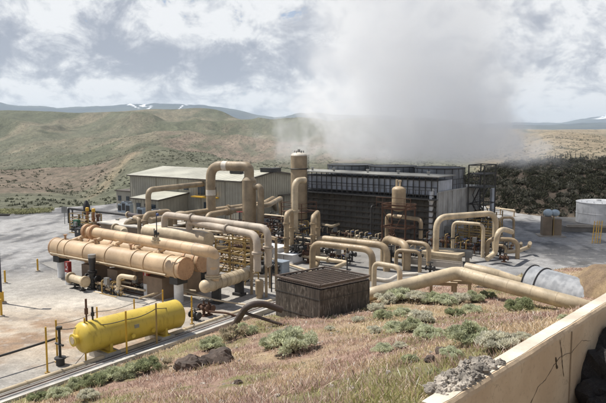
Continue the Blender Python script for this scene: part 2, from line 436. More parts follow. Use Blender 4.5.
WL0 = Vector((3.43, 12.2)); WLd = Vector((.66, .75)).normalized(); WLn = Vector((WLd.y, -WLd.x))
def hill_z(x, y, rough=True):
    x = np.asarray(x, float); y = np.asarray(y, float); z = TW[-3]+TW[-2]*x+TW[-1]*y
    for (px, py, _), w in zip(tp, TW):
        d = np.hypot(x-px, y-py); z = z+w*np.where(d > 0, d*d*np.log(d+1e-9), 0)
    if rough: z = z+.35*fbm(x*.35, y*.35, 5, 40)+.10*fbm(x*1.7, y*1.7, 3, 50)
    s = (x-WL0.x)*WLn.x+(y-WL0.y)*WLn.y; al = (x-WL0.x)*WLd.x+(y-WL0.y)*WLd.y
    m = sst(.08, .36, s)*sst(-7, -3, al)*sst(30, 24, al)
    return z*(1-m)+np.minimum(z, 4.9)*m
xs = np.concatenate([np.arange(-34, -14, .5), np.arange(-14, 22, .16), np.arange(22, 62.1, .5)]); ys = np.concatenate([np.arange(-20, 8, .5), np.arange(8, 58, .16), np.arange(58, 66, .5)])
X, Y = np.meshgrid(xs, ys, indexing='ij'); Z = hill_z(X, Y)
def hill_col(X, Y):
    red = np.array((.33, .225, .175)); tanc = np.array((.40, .31, .20)); grn = np.array((.20, .20, .085)); soil = np.array((.35, .26, .175))
    n1 = fbm(X*.28, Y*.28, 5, 60); n2 = fbm(X*.9, Y*.9, 4, 70); n3 = fbm(X*.5+9, Y*.5, 4, 80)
    c = mixc3(np.zeros(X.shape+(3,))+red, tanc, sst(-.12, .16, n1+.4*n2)); c = mixc3(c, soil, sst(.02, .22, n2))
    g = sst(.02, .2, n3+.9*np.exp(-((np.hypot((X-2.3)/3., (Y-13.6)/2.6))**2))-.02+.5*np.exp(-(lines_dist(X, Y, [(-13.5, 27), (-5, 35)])/1.6)**2)); return mixc3(c, grn, g*.8)
hs = raw('hillside', np.stack([X, Y, Z], -1).reshape(-1, 3), grid_faces(len(xs), len(ys)), colmat('hillside_soil', detail=((2., .2), (14., .25), (70., .3)), bump=.7, bdist=.06), col=hill_col(X, Y).reshape(-1, 3))
hs['kind'] = 'structure'

# ------------------------------------------------------------ far hills
pcol = np.array([-250, 0, 50, 82, 110, 132, 150, 165, 200, 220, 240, 300, 330, 420, 480, 510, 540, 551, 606, 900], float)
rows = [
 (92, [222]*20),
 (125, [212]*20),
 (200, [201, 201, 202, 204, 203, 200, 198, 197, 196, 196, 196, 196, 196, 196, 196, 196, 196, 196, 196, 196]),
 (320, [193, 191, 194, 200, 190, 181, 183, 184, 184, 184, 182, 182, 182, 182, 182, 180, 178, 178, 178, 178]),
 (450, [180, 177, 169, 168, 163, 156, 157, 160, 164, 165, 165, 165, 165, 168, 168, 163, 158, 156, 153, 150]),
 (580, [184, 181, 172, 170, 166, 161, 157, 155, 155, 156, 157, 158, 160, 162, 160, 155, 147, 144, 146, 148]),
 (800, [178, 173, 169, 166, 163, 160, 155, 151, 151, 151, 151, 152, 153, 154, 152, 146, 136, 133, 138, 144]),
 (900, [172, 168, 165, 163, 160, 157, 153, 149, 150, 150, 150, 151, 152, 153, 150, 144, 133.5, 131, 137, 143]),
 (1080, [158, 155, 155, 154, 153, 151, 148, 147, 146, 144, 143, 139, 139, 142, 142, 140, 138, 137, 140, 144]),
 (1230, [146, 146, 148, 148, 147, 145, 143, 142, 140, 138, 137, 132, 133, 138, 140, 139, 138, 137, 139, 142]),
 (1380, [130, 132, 136, 138, 137, 134, 132, 133, 134, 135, 135, 131, 132, 136, 138, 138, 138, 137, 138, 140]),
 (1540, [118, 120, 122, 124, 124, 122, 123, 126, 128, 129, 130, 127, 128, 132, 135, 136, 136, 136, 137, 138]),
 (1700, [110, 111, 111, 112.5, 113, 115, 118, 122, 124, 124, 126, 122, 124, 128, 133, 134, 134, 134, 135, 136]),
 (1850, [114, 114, 115, 116, 114, 112, 112, 115, 117, 118, 121, 120, 122, 126, 132, 133, 133, 133, 134, 135]),
 (2050, [118, 118, 119, 119, 115, 112, 109.5, 109.5, 108.5, 110.5, 121, 122, 122, 126, 132, 133, 133, 133, 134, 135]),
 (2350, [122]*9+[118]+[122]*2+[123, 126, 132]+[133]*5), (5000, [127]*20)]
# angular sampling is fine within the view, coarse beyond
pxs = np.concatenate([np.arange(-250, -10, 5.), np.arange(-10, 616, 1.6), np.arange(616, 900, 5.)])
lr = np.array([math.log(r[0]) for r in rows]); Rv = np.exp(np.concatenate([np.linspace(lr[0], math.log(2350), 340), [math.log(5000)]]))
CT = np.array([np.interp(pxs, pcol, np.array(r[1], float)) for r in rows])
k = np.ones(9)/9.
for i in range(len(rows)): CT[i] = np.convolve(np.pad(CT[i], 4, 'edge'), k, 'valid')
PY = np.zeros((len(Rv), len(pxs)))
for j in range(len(pxs)): PY[:, j] = np.interp(np.log(Rv), lr, CT[:, j])
kr = np.hanning(9); kr /= kr.sum()
for j in range(len(pxs)): PY[8:, j] = np.convolve(np.pad(PY[:, j], 4, 'edge'), kr, 'valid')[8:]
Rg = Rv[:, None]*np.ones(len(pxs))[None]; AX = (pxs-303)/F
X = Rg*AX[None]; Y = Rg.copy(); sl_ = (PY-133)/F
Z = H-Rg*sl_
am = sst(150, 420, Rg)
rid = lambda s, k: 1-np.abs(2*(vnoise(X*k+5*fbm(X*k, Y*k, 3, s+1), Y*k, s))-1)
U_ = X+.35*Y; ws = 60*fbm(X/260., Y/260., 4, 140)
def rdg(kx, ky, s): return 1-np.abs(2*vnoise((U_+ws)*kx, (Y-.3*X+ws)*ky, s)-1)
fold = .062*(rdg(1/190., 1/620., 150)-.5)+.022*(rdg(1/80., 1/340., 155)-.5)+.006*(rdg(1/55., 1/260., 160)-.5)+.040*fbm(X/260., Y/420., 3, 100)+.003*(rdg(1/24., 1/110., 170)-.5)
Z = Z+am*Rg**.92*fold*np.where(Rg < 700, .75, 1.)*(1-.9*sst(1400, 1750, Rg))*(1-.72*sst(440, 500, pxs)[None])
Z = np.where(Rg < 150, np.minimum(Z, -2.2-np.maximum(Rg-100, 0)*.04), Z)
HX, HY, HZ = X.copy(), Y.copy(), Z.copy()
grn = np.array((.128, .134, .088)); tanc = np.array((.215, .19, .135)); pnk = np.array((.235, .18, .14)); lt = np.array((.31, .25, .17)); sage = np.array((.15, .15, .105)); dk = np.array((.075, .08, .055))
n1 = fbm(X/90., Y/330., 6, 200); n2 = fbm(X/26., Y/100., 5, 210); n3 = fbm(X/230., Y/600., 5, 220)
C = mixc3(np.zeros(X.shape+(3,))+grn, tanc, sst(-.05, .2, n1+.5*n3)); C = mixc3(C, sage, sst(0., .2, n3-n2*.5))
near = sst(800, 480, Rg)*sst(470, 300, pxs)[None]; C = mixc3(C, pnk, .75*near*sst(-.10, .12, n1+.6*n2+.02))
pl = sst(520, 620, Rg)*sst(1150, 900, Rg)*sst(150, 175, pxs)[None]*sst(470, 400, pxs)[None]; C = mixc3(C, pnk*1.05, pl*.8*sst(-.2, .05, n1+n2))
rt = sst(440, 500, pxs)[None]*sst(300, 500, Rg); C = mixc3(C, lt, rt*sst(-.25, .0, n1+.5*n2+.04))
# bare spur running down from the near crest
sp_ = np.exp(-((pxs[None]-np.interp(Rg, [250, 330, 400, 460], [84, 104, 122, 140]))/7.)**2)*sst(230, 300, Rg)*sst(520, 450, Rg); C = mixc3(C, lt, np.clip(sp_, 0, 1)*.75)
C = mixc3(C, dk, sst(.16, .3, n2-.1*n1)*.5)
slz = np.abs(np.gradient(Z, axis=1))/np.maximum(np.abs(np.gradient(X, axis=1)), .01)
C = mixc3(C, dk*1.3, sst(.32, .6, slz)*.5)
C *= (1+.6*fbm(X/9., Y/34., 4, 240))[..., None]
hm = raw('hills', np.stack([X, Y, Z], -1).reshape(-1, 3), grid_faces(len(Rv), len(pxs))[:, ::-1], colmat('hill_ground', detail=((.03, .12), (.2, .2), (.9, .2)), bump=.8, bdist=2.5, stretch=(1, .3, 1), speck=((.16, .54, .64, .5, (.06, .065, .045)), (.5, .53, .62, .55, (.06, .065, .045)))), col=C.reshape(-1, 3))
hm['kind'] = 'structure'
# distant ranges
def rangemesh(name, r0, cols, vals, depth, snowline, seed, base=129, amp=1.3):
    p = np.arange(-250, 901, 1.5); crest = np.interp(p, cols, vals)+amp*2*fbm(p/16., p*0+seed, 5, seed)
    tt = np.linspace(0, 1.25, 60); P, T = np.meshgrid(p, tt, indexing='ij'); R = r0+depth*T
    prof = np.where(T < 1, np.sin(np.clip(T, 0, 1)*math.pi/2)**.9, 1-(T-1)*1.6)
    PYY = base+(crest[:, None]-base)*prof; PXX = (P-303)/F
    X = R*PXX; Y = R; Zz = H-R*(PYY-133)/F+sst(0, .15, T)*(1-.5*(T > 1))*R*.004*(fbm(X/500., Y/500., 5, seed+5)+.6*(1-np.abs(2*vnoise(X/700.+fbm(X/300., Y/300., 3, seed), Y/700., seed+9)-1)-.5))*(1-.8*np.exp(-((T-1)/.12)**2))
    C = mixc3(np.zeros(X.shape+(3,))+np.array((.035, .05, .065)), np.array((.06, .075, .075)), sst(-.1, .15, fbm(X/900., Y/900., 5, seed+20)))  # slopes tinted dark blue, distance haze put into the colour
    if snowline:
        nn = fbm(X/260., Y/1400., 5, seed+30)
        for (c, w, th) in snowline:
            m = np.exp(-((P+3*nn*8-c)/w)**2)*sst(.30, .62, T)*(T < 1.05); C = mixc3(C, np.array((.8, .82, .86)), np.clip(sst(th, th+.12, m+nn*1.1), 0, 1))
    o = raw(name, np.stack([X, Y, Zz], -1).reshape(-1, 3), grid_faces(*P.shape), colmat('mountain_ground', detail=((.004, .2), (.03, .2)), bump=0), col=C.reshape(-1, 3))
    o['kind'] = 'structure'; return o
rangemesh('mountains', 8000, [-250, 0, 12, 30, 60, 90, 115, 150, 165, 200, 220, 245, 275, 300, 420, 500, 560, 900], [101, 102, 104.5, 106.5, 108, 107, 105.5, 104.2, 104.4, 105, 107.5, 112, 118, 113, 118, 126, 124, 122], 3500, [(138, 3, .78), (149, 4, .76), (185, 2, .7)], 300)
rangemesh('snowy_mountains', 14000, [-250, 420, 500, 540, 560, 580, 606, 700, 900], [126, 126, 124, 123, 123.5, 119.5, 115, 110, 112], 5000, [(602, 9, .8), (640, 30, .6)], 400, 130, .9)
# base sheet that carries the land out to the horizon
bs = raw('ground', [(-40000, -3000, -160), (40000, -3000, -160), (40000, 45000, -160), (-40000, 45000, -160)], [(0, 1, 2, 3)], paint('plain', (.13, .125, .08), .95, scale=.004, bump=0)); bs['kind'] = 'structure'
# ============================================================ PLANT
def V3(p, z): return Vector((p[0], p[1], z))
# ---- horizontal pressure vessels
def vessel(name, cat, label, a, b, r, mat, bands=(), capk=(.35, .35), saddles=(), flat=(False, False), endmat=None, group=None, pedestal='steel', bmat=None):
    a = Vector(a); b = Vector(b); d = (b-a).normalized(); base = Vector((a.x, a.y, 0)).lerp(Vector((b.x, b.y, 0)), .5)
    root = thing(name, label, cat, base, group)
    MB().sweep([a, b], r, 32, False).build('shell', mat, root)
    for i, (c, dd) in enumerate(((a, -d), (b, d))):
        m = MB()
        if flat[i]:
            m.cyl(c-dd*.02, c+dd*.10, r*1.04, 32)
            x, y = MB.frame(dd)
            for k in range(20):
                an = 2*math.pi*k/20; q = c+(x*math.cos(an)+y*math.sin(an))*r*.93; m.cyl(q, q+dd*.15, .025, 6)
            m.build('end_plate', endmat or mat, root)
        else: m.dome(c, dd, r, capk[i], 32, 7).build('end_cap', endmat or mat, root)
    L = (b-a).length
    for f in bands:
        c = a.lerp(b, f); MB().cyl(c-d*.11, c+d*.11, r*1.07, 32).build('girth_flange', bmat or mat, root)
    for f in saddles:
        c = a.lerp(b, f); m = MB(); zt = c.z-r*.75
        if pedestal == 'steel':
            m.box((c.x, c.y, zt/2), .25, r*1.5, zt, d); m.box((c.x, c.y, .1), .6, r*1.9, .2, d); m.build('saddle', DARK, root)
        elif pedestal == 'concrete':
            m.box((c.x, c.y, zt*.42), .9, r*2.0, zt*.84, d); ped = m.build('pedestal', CONCB, root)
            MB().box((c.x, c.y, zt*.92), .35, r*1.7, zt*.2, d).build('saddle', mat, root)
        elif pedestal == 'column':
            m.cyl((c.x, c.y, 0), (c.x, c.y, zt*.75), .33, 18); m.build('pedestal', WHITE, root)
            MB().box((c.x, c.y, zt*.87), .5, r*1.5, zt*.28, d).build('saddle', DARK, root)
    return root
E1a, E1b = W(57, 247, 2.5), W(185, 268.5, 2.5)
e1 = vessel('heat_exchanger', 'heat exchanger', 'long peach heat exchanger at the front of the yard with bolted round end plate', E1a, E1b, .78, PEACH,
            (.07, .13, .29, .47, .67, .76, .9, .97), (.3, .3), (), (True, True), PEACHR)
d1 = (E1b-E1a).normalized()
for f in (.035, .955):
    c = E1a.lerp(E1b, f); MB().cyl((c.x, c.y, 0), (c.x, c.y, 1.35), .34, 18).build('pedestal', WHITE, e1)
    MB().box((c.x, c.y, 1.6), .8, 1.0, .5, d1).build('saddle', DARK, e1)
for f, w in ((.30, 1.6), (.50, 1.2), (.80, 2.0)):
    c = E1a.lerp(E1b, f); MB().box((c.x+Bv.x*.4, c.y+Bv.y*.4, .78), w, 1.5, 1.56, d1).build('pedestal', CONCB, e1)
side = Vector((-.593, -.805, 0))
m = MB(); m.sweep([E1a.lerp(E1b, .02)+side*.85+UP*-.35, E1a.lerp(E1b, .93)+side*.85+UP*-.45], .06, 8)
for f in (.05, .2, .35, .5, .65, .8, .92): m.bar(E1a.lerp(E1b, f)+side*.85+UP*-.4, E1a.lerp(E1b, f)+side*.5+UP*-.5, .05)
m.build('conduit', CREAM, e1)
for f in (.08, .34, .62):
    c = E1a.lerp(E1b, f); m = MB(); m.cyl(c+UP*.7, c+UP*1.15, .09, 10); m.cyl(c+UP*1.1, c+UP*1.18, .16, 10); m.build('nozzle', PEACHR, e1)
# P1: long peach header above and behind, dropping into the flanged vessel
P1a, P1b = W(86, 231, 3.9), W(203, 250.5, 3.9)
V1a = W(205, 286.5, 1.45); V1b = W(247, 273.5, 1.45)
dp = (P1b-P1a).normalized(); el_ = P1b+dp*.5; drop = V1a.lerp(V1b, .18)
p1 = pipe('long peach overhead header above the front heat exchanger, its pale elbow turning down at right', [P1a, P1b, P1b+Vector((.75, -.1, -.15)), Vector((drop.x, drop.y, 2.75)), Vector((drop.x, drop.y, 1.5))], .43, PEACH, br=1.1, name='header_pipe', cat='header pipe',
          flanges=((0, .02), (0, .085)), n=22)
for o in p1.children:
    if o.name.startswith('flange'): o.data.materials[0] = PEACHR
MB().sweep(fillet([P1b.lerp(P1a, .06), P1b+Vector((.75, -.1, -.15)), Vector((drop.x, drop.y, 2.75)), Vector((drop.x, drop.y, 2.2))], 1.1), .455, 22).build('elbow_cladding', PINK, p1)
MB().dome(P1a, -dp, .43, .6, 22, 5).build('end_cap', PEACHR, p1)
for f in (.04, .2, .38, .56, .74):
    c = P1a.lerp(P1b, f); e = E1a.lerp(E1b, min(.98, f*.93+.07)); m = MB()
    m.sweep([c, c.lerp(e, .25)+UP*.0, e+UP*.6-side*.25], .17, 12); m.cyl(c.lerp(e, .40), c.lerp(e, .48), .25, 12); m.build('nozzle', PEACH, p1)
vv = vessel('separator_vessel', 'vessel', 'pale flanged drum lying on the gravel below the peach elbow', V1a, V1b, .46, CREAM, (.16, .3, .42, .5, .62, .72, .82, .93), (.75, .3), (.25, .8), (False, True), group=None)
m = MB(); m.cyl(Vector((drop.x, drop.y, 1.9)), Vector((drop.x, drop.y, 2.0)), .58, 20); m.cyl(Vector((drop.x, drop.y, 2.03)), Vector((drop.x, drop.y, 2.13)), .58, 20); m.build('flange', CREAM, vv)
# E2 behind
E2b = W(203, 262, 2.5); E2a = E2b-A*14.5
e2 = vessel('heat_exchanger', 'heat exchanger', 'second peach heat exchanger half hidden behind the front one, rusty orange bands at its end', E2a, E2b, .74, PEACH, (.1, .3, .5, .7, .9, .97), (.3, .3), (.1, .5, .9), (False, True), PEACHR, pedestal='concrete', bmat=PEACHR)
# blocks under
# E3 cream vessel
E3a, E3b = W(147, 231.3, 3.5), W(209, 239.5, 3.5)
e3 = vessel('cream_vessel', 'vessel', 'smooth cream drum behind the peach header with two pinkish pipes rising from it', E3a, E3b, .62, CREAM, (), (.6, .15), (.15, .5, .9), (False, False), endmat=CREAM, pedestal='steel')
c = E3a.lerp(E3b, .3); pa = [c+UP*.3, c+UP*1.35]
pa_ = trace((c.x, c.y, c.z+.3, 0), [('v', 0, 0, 1.35)]); pa_ += [W(268, 228.5, pa_[-1].z)]
pa_ += [Vector((pa_[-1].x, pa_[-1].y, 2.4))]
pipe('upper of the two pinkish pipes bending off the cream drum', pa_, .27, PINK, flanges=((1, .3), (2, .5)), n=16)
c = E3a.lerp(E3b, .7); pb_ = [c+UP*.3, c+UP*1.3]; pb_ += [W(257, 235, pb_[-1].z)]; pb_ += [Vector((pb_[-1].x, pb_[-1].y, 2.2))]
pipe('lower of the two pinkish pipes bending off the cream drum, nearer the camera', pb_, .27, PINK, flanges=((1, .6), (2, .5)), n=16)

# ---- yellow tank
Ya, Yb = W(84, 337.5, 1.35), W(176, 313.5, 1.35)
yt = vessel('yellow_tank', 'storage tank', 'large bright yellow cylindrical tank lying on concrete blocks beside the pipe trench', Ya, Yb, .83, YEL, (), (.5, .3), (), (False, False))
dy = (Yb-Ya).normalized()
for f in (.2, .8):
    c = Ya.lerp(Yb, f); m = MB(); m.box((c.x, c.y, .62), .16, 1.35, .5, dy); m.box((c.x, c.y, .42), .5, 1.4, .05, dy); m.build('saddle', YEL, yt)
    MB().box((c.x, c.y, .2), .95, 1.6, .4, dy).build('pedestal', CONCL, yt)
for f in (.0, .33, .66, 1.):
    c = Ya.lerp(Yb, f); MB().cyl(c-dy*.018, c+dy*.018, .838, 32).build('weld_seam', YEL, yt)
m = MB(); q = Ya-dy*.36; m.cyl(q+dy*.1, q-dy*.22, .24, 18); m.cyl(q-dy*.22, q-dy*.3, .33, 18); m.build('manway', YEL, yt)
MB().cyl(q-dy*.3, q-dy*.33, .2, 16).build('manway_cover', CREAM, yt)
for f, h in ((.03, 1.25), (.09, .75)):
    c = Ya.lerp(Yb, f)+UP*.78; m = MB(); m.cyl(c, c+UP*h*.55, .05, 8); m.cyl(c+UP*h*.35, c+UP*h*.6, .10, 8); m.cyl(c+UP*h*.6, c+UP*h, .06, 8); m.build('relief_pipe', DARK if h < 1 else RUST, yt)
for f in (.4, .62):
    c = Ya.lerp(Yb, f)+side*.0+UP*-.3; m = MB(); n_ = Vector((dy.y, -dy.x, 0)); m.cyl(c+n_*.7, c+n_*.92, .07, 10); m.cyl(c+n_*.9, c+n_*.95, .12, 10); m.build('nozzle', YEL, yt)
MB().box(Ya.lerp(Yb, .45)+Vector((dy.y, -dy.x, 0))*.815+UP*.15, .3, .02, .2, dy).build('name_plate', GREY, yt)

# ---- cooling tower
T0 = W(436, 248, 0); T0.z = 0; zS = 7.5
def tp_(a, b, z): return Vector((T0.x, T0.y, 0))-A*a+Bv*b+UP*z   # a metres along the louvre front to the left, b metres back
LT, DT = 18.2, 12.0
tw = thing('cooling_tower', 'long dark cooling tower with louvred front and three fan cylinders under the steam', 'cooling tower', tp_(0, 0, 0))
fib = paint('grey_panel', (.40, .43, .48), .6, dirtamt=.35, streak=True)
fibd = paint('dirty_pale_panel', (.36, .36, .35), .7, dirtamt=.5, streak=True)
m = MB(); m.box(tp_(LT/2, DT/2+.3, 2.6), LT-.5, DT-1.4, 5.2, A); m.build('core', BLACK, tw)
lmat = paint('louvre_board', (.115, .105, .088), .8, dirtamt=.5, dirt=(.025, .022, .02), streak=True)
for k in range(8):
    z = .35+k*.62; m = MB(); n = int(LT/.75)
    for i in range(n):
        a = (i+.5)*LT/n; tilt = .5+random.uniform(-.05, .05)
        x = tp_(a, .18, z+random.uniform(-.02, .02)); m.box(x, LT/n-.04, .045, .52, A, (UP*math.cos(tilt)+Bv*math.sin(tilt)))
    m.build('louvre_row', lmat, tw)
m = MB()
for i in range(25): m.bar(tp_(i*LT/24, .1, 0), tp_(i*LT/24, .1, 5.1), .07, .07)
for k in range(9): m.bar(tp_(0, -.10, .08+k*.62), tp_(LT, -.10, .08+k*.62), .06, .13)
m.build('front_frame', paint('weathered_timber', (.075, .066, .055), .85, dirtamt=.4, streak=True), tw)
m = MB(); m.box(tp_(LT/2, 2.0, 6.25), LT, 3.5, 1.5, A); m.build('upper_wall', fib, tw)
m = MB(); n = 26
for i in range(n+1): m.bar(tp_(i*LT/n, .08, 5.05), tp_(i*LT/n, .08, 7.38), .10, .12)
for z, w in ((5.15, .16), (5.5, .06), (6.3, .06), (7.05, .10)): m.bar(tp_(-.06, .05, z), tp_(LT+.06, .05, z), .08, w)
m.build('wall_ribs', DARK, tw)
m = MB(); m.box(tp_(LT/2, -.3, 5.08), LT+.2, 1.0, .07, A); m.build('walkway', DARK, tw)
m = MB()
for i in range(27): m.bar(tp_(i*LT/26, -.76, 5.1), tp_(i*LT/26, -.76, 6.05), .045)
for z in (5.55, 6.05): m.bar(tp_(0, -.76, z), tp_(LT, -.76, z), .045)
m.build('walkway_railing', DARK, tw)
m = MB(); m.box(tp_(LT/2, 1.7, 7.47), LT+.7, 4.3, .10, A); m.build('roof_slab', paint('tower_roof_panel', (.27, .27, .25), .8, dirtamt=.4), tw)
m = MB()
for a in (1.6, 5.2, 9.1, 13.7, 16.8): m.cyl(tp_(a, 1.2, 7.5), tp_(a, 1.2, 7.9), .12, 8); m.cyl(tp_(a, 1.2, 7.8), tp_(a, 1.2, 7.92), .2, 8)
m.build('roof_vent', GREY, tw)
m = MB(); m.box(tp_(LT/2, 8.0, 5.75), LT-.05, 8.2, .25, A); m.build('fan_deck', fibd, tw)
m = MB(); m.box(tp_(-.02, DT/2, 2.9), .14, DT, 5.8, A); m.build('end_wall', fibd, tw)
m = MB()
for b in np.arange(.1, DT, 1.2): m.bar(tp_(-.11, b, 0), tp_(-.11, b, 5.8), .05, .07)
m.bar(tp_(-.13, 0, 5.85), tp_(-.13, DT, 5.85), .12, .14)
m.build('end_wall_ribs', fibd, tw)
m = MB()
for b in np.arange(3.9, DT+.1, 1.1): m.bar(tp_(0, b, 5.9), tp_(0, b, 6.95), .05)
for z in (6.4, 6.95): m.bar(tp_(0, 3.9, z), tp_(0, DT, z), .05)
for a in np.arange(0, LT, 1.5): m.bar(tp_(a, DT, 5.9), tp_(a, DT, 6.95), .05)
m.bar(tp_(0, DT, 6.95), tp_(LT, DT, 6.95), .05)
m.build('deck_railing', DARK, tw)
m = MB(); m.box(tp_(-.3, 2.2, 1.2), .6, .8, 1.9, A); m.build('end_door', GREY, tw)
stm = paint('fan_cylinder_panel', (.20, .215, .235), .6, dirtamt=.3, streak=True)
for a in (3.0, 9.1, 15.1):
    c = tp_(a, 7.0, 5.85); m = MB(); prof = [(0, 2.95), (.5, 2.78), (1.2, 2.72), (1.8, 2.78), (2.2, 2.85)]
    n = 40; vs = []; fs = []
    for (z, r) in prof:
        for j in range(n): an = 2*math.pi*j/n; vs.append(c+Vector((r*math.cos(an), r*math.sin(an), z)))
    for (z, r) in prof[::-1]:
        for j in range(n): an = 2*math.pi*j/n; vs.append(c+Vector(((r-.08)*math.cos(an), (r-.08)*math.sin(an), z)))
    K = len(prof)*2
    for i in range(K-1):
        for j in range(n): q = (j+1) % n; fs.append((i*n+j, i*n+q, (i+1)*n+q, (i+1)*n+j))
    m.add(vs, fs, True); st = m.build('fan_cylinder', stm, tw)
    m = MB()
    for j in range(20): an = 2*math.pi*j/20; x = Vector((math.cos(an), math.sin(an), 0)); m.bar(c+x*2.97, c+x*2.86+UP*2.15, .05, .06)
    m.torus(c+UP*2.2, UP, 2.88, .06, 40, 6); m.build('ribs', DARK, st)
    m = MB(); m.cyl(c+UP*.9, c+UP*1.4, .35, 12)
    for j in range(7): an = 2*math.pi*j/7+a; x = Vector((math.cos(an), math.sin(an), 0)); m.box(c+UP*1.15+x*1.5, 2.3, .45, .05, x, (UP+x.cross(UP)*.25))
    m.build('fan', DARK, st)
# stair tower at the far right end
ss = thing('stair_tower', 'dark open steel stair tower at the right end of the cooling tower', 'stair tower', tp_(-1.2, 11.6, 0))
m = MB()
for a in (-.3, -2.1):
    for b in (7.6, 11.2): m.bar(tp_(a, b, 0), tp_(a, b, 8.4), .13)
for z in (2.0, 4.0, 5.9, 7.4, 8.4):
    for p, q in (((-.3, 7.6), (-2.1, 7.6)), ((-2.1, 7.6), (-2.1, 11.2)), ((-2.1, 11.2), (-.3, 11.2)), ((-.3, 11.2), (-.3, 7.6))): m.bar(tp_(*p, z), tp_(*q, z), .10)
m.build('stair_frame', DARK, ss)
for z0, z1, b0, b1 in ((0, 2, 8.1, 10.7), (2, 4, 10.7, 8.1), (4, 5.9, 8.1, 10.7)):
    m = MB()
    for o in (-.6, -1.5): m.bar(tp_(o, b0, z0), tp_(o, b1, z1), .06, .2); m.bar(tp_(o, b0, z0+1), tp_(o, b1, z1+1), .05)
    for k in range(11): f = (k+.5)/11; m.box(tp_(-1.05, b0+(b1-b0)*f, z0+(z1-z0)*f), .9, .25, .03, A)
    m.build('stair_flight', DARK, ss)
m = MB(); m.box(tp_(-1.2, 9.4, 5.92), 1.8, 3.6, .06, A); m.box(tp_(-1.2, 9.4, 7.4), 1.8, 3.6, .06, A); m.build('landing', DARK, ss)
m = MB()
for b in np.arange(7.6, 11.3, .45): m.bar(tp_(-2.1, b, 5.9), tp_(-2.1, b, 8.4), .05)
m.build('cage_bars', DARK, ss)
o = MB().box(tp_(-1.4, 12.3, 2.8), .25, 1.0, 5.4, A).box(tp_(-1.4, 12.3, .05), .8, 1.8, .1, A).build('panel', fib); o.name = 'wind_screen'
tag(o, 'tall pale blue upright panel just right of the stair tower', 'screen')

# ---- buildings
sid = paint('beige_siding', (.34, .315, .25), .6, dirtamt=.05, var=.05)
roofm = paint('beige_metal_roof', (.43, .42, .35), .55, dirtamt=.15, scale=.3)
trimm = paint('brown_roof_trim', (.08, .065, .05), .6)
M0 = W(241, 222, 0); L1 = 23.0; D1 = 14.0; hE = 5.5; hR = 6.5
def mp_(a, b, z): return Vector((M0.x, M0.y, 0))-A*a+Bv*b+UP*z
mb = thing('process_building', 'large beige metal building with a low pitched pale roof behind the pipes', 'building', mp_(L1/2, D1/2, 0))
m = MB()
m.add([mp_(0, 0, 0), mp_(L1, 0, 0), mp_(L1, 0, hE), mp_(0, 0, hE)], [(0, 1, 2, 3)])
m.add([mp_(0, D1, 0), mp_(L1, D1, 0), mp_(L1, D1, hE), mp_(0, D1, hE)], [(3, 2, 1, 0)])
for a in (0, L1): m.add([mp_(a, 0, 0), mp_(a, D1, 0), mp_(a, D1, hE), mp_(a, D1/2, hR), mp_(a, 0, hE)], [(0, 1, 2, 3, 4)])
m.build('wall', sid, mb)
m = MB()
for i in range(47): m.bar(mp_(i*.5, -.02, .1), mp_(i*.5, -.01, hE-.05), .03, .03)
for i in range(29): b = .01+i*.5; m.bar(mp_(-.02, b, .1), mp_(-.02, b, hE+(hR-hE)*(1-abs(b-D1/2)/(D1/2))-.08), .03, .03)
m.build('siding_ribs', sid, mb)
m = MB()
for a in (2.9, 7.6, 12.3, 17): m.bar(mp_(a, -.07, .0), mp_(a, -.07, hE), .08, .10)
m.bar(mp_(0, -.05, 0), mp_(0, -.05, hE), .12); m.build('downpipe', sid, mb)
m = MB(); th = .12
for s in (0, 1):
    b0, b1 = (-.35, D1/2) if s == 0 else (D1+.35, D1/2); z0 = hE-.05
    P = [mp_(-.35, b0, z0), mp_(L1+.35, b0, z0), mp_(L1+.35, b1, hR), mp_(-.35, b1, hR)]; Q = [p+UP*th for p in P]
    m.add(P+Q, [(0, 1, 2, 3), (4, 5, 6, 7), (0, 4, 5, 1), (0, 3, 7, 4), (1, 5, 6, 2)])
rf = m.build('roof', roofm, mb)
m = MB(); m.bar(mp_(-.37, -.38, hE-.03), mp_(L1+.37, -.38, hE-.03), .08, .2)
for b0, b1 in ((-.35, D1/2), (D1+.35, D1/2)): m.bar(mp_(-.38, b0, hE-.02), mp_(-.38, b1, hR+.04), .07, .22)
m.build('roof_trim', trimm, mb)
m = MB()
for i in range(24):
    a = i*1.0; m.bar(mp_(a, -.3, hE+.08), mp_(a, D1/2, hR+.13), .03, .025)
m.build('roof_seams', roofm, rf)
for (a, b, sx, sz) in ((8.5, 6.8, 2.2, .5), (4.5, 4.2, 1.9, .45), (.2, 6.2, 2.4, .5), (1.5, 9.5, 1.2, .6)):
    m = MB(); zz = hE+(hR-hE)*(1-abs(b-D1/2)/(D1/2))+.1; m.box(mp_(a, b, zz+sz/2), sx, .9, sz, A); m.box(mp_(a, b, zz+sz+.04), sx+.2, 1.1, .07, A); m.build('roof_vent', DARK, rf)
for (a, zc, w_, h_) in ((5.2, 3.9, 1.3, 1.2), (7.4, 3.9, 1.3, 1.2), (6.3, 1.2, 1.2, 2.2), (10.5, 4.2, .9, .8)):
    MB().box(mp_(a, -.05, zc), w_, .12, h_, A).build('window', GLASS, mb)
o = MB().box(mp_(6.3, -.5, 3.05), 4.6, .9, .16, A).build('canopy', YEL2, mb)
m = MB(); m.box(mp_(-.1, 4.2, 3.9), .25, .5, .45, A); m.build('wall_lamp', DARK, mb)
m = MB(); m.box(mp_(-.5, 10.5, 3.0), 1.0, 5.0, .12, A); m.bar(mp_(-.95, 8.2, 0), mp_(-.95, 8.2, 3.), .1); m.build('side_canopy', trimm, mb)
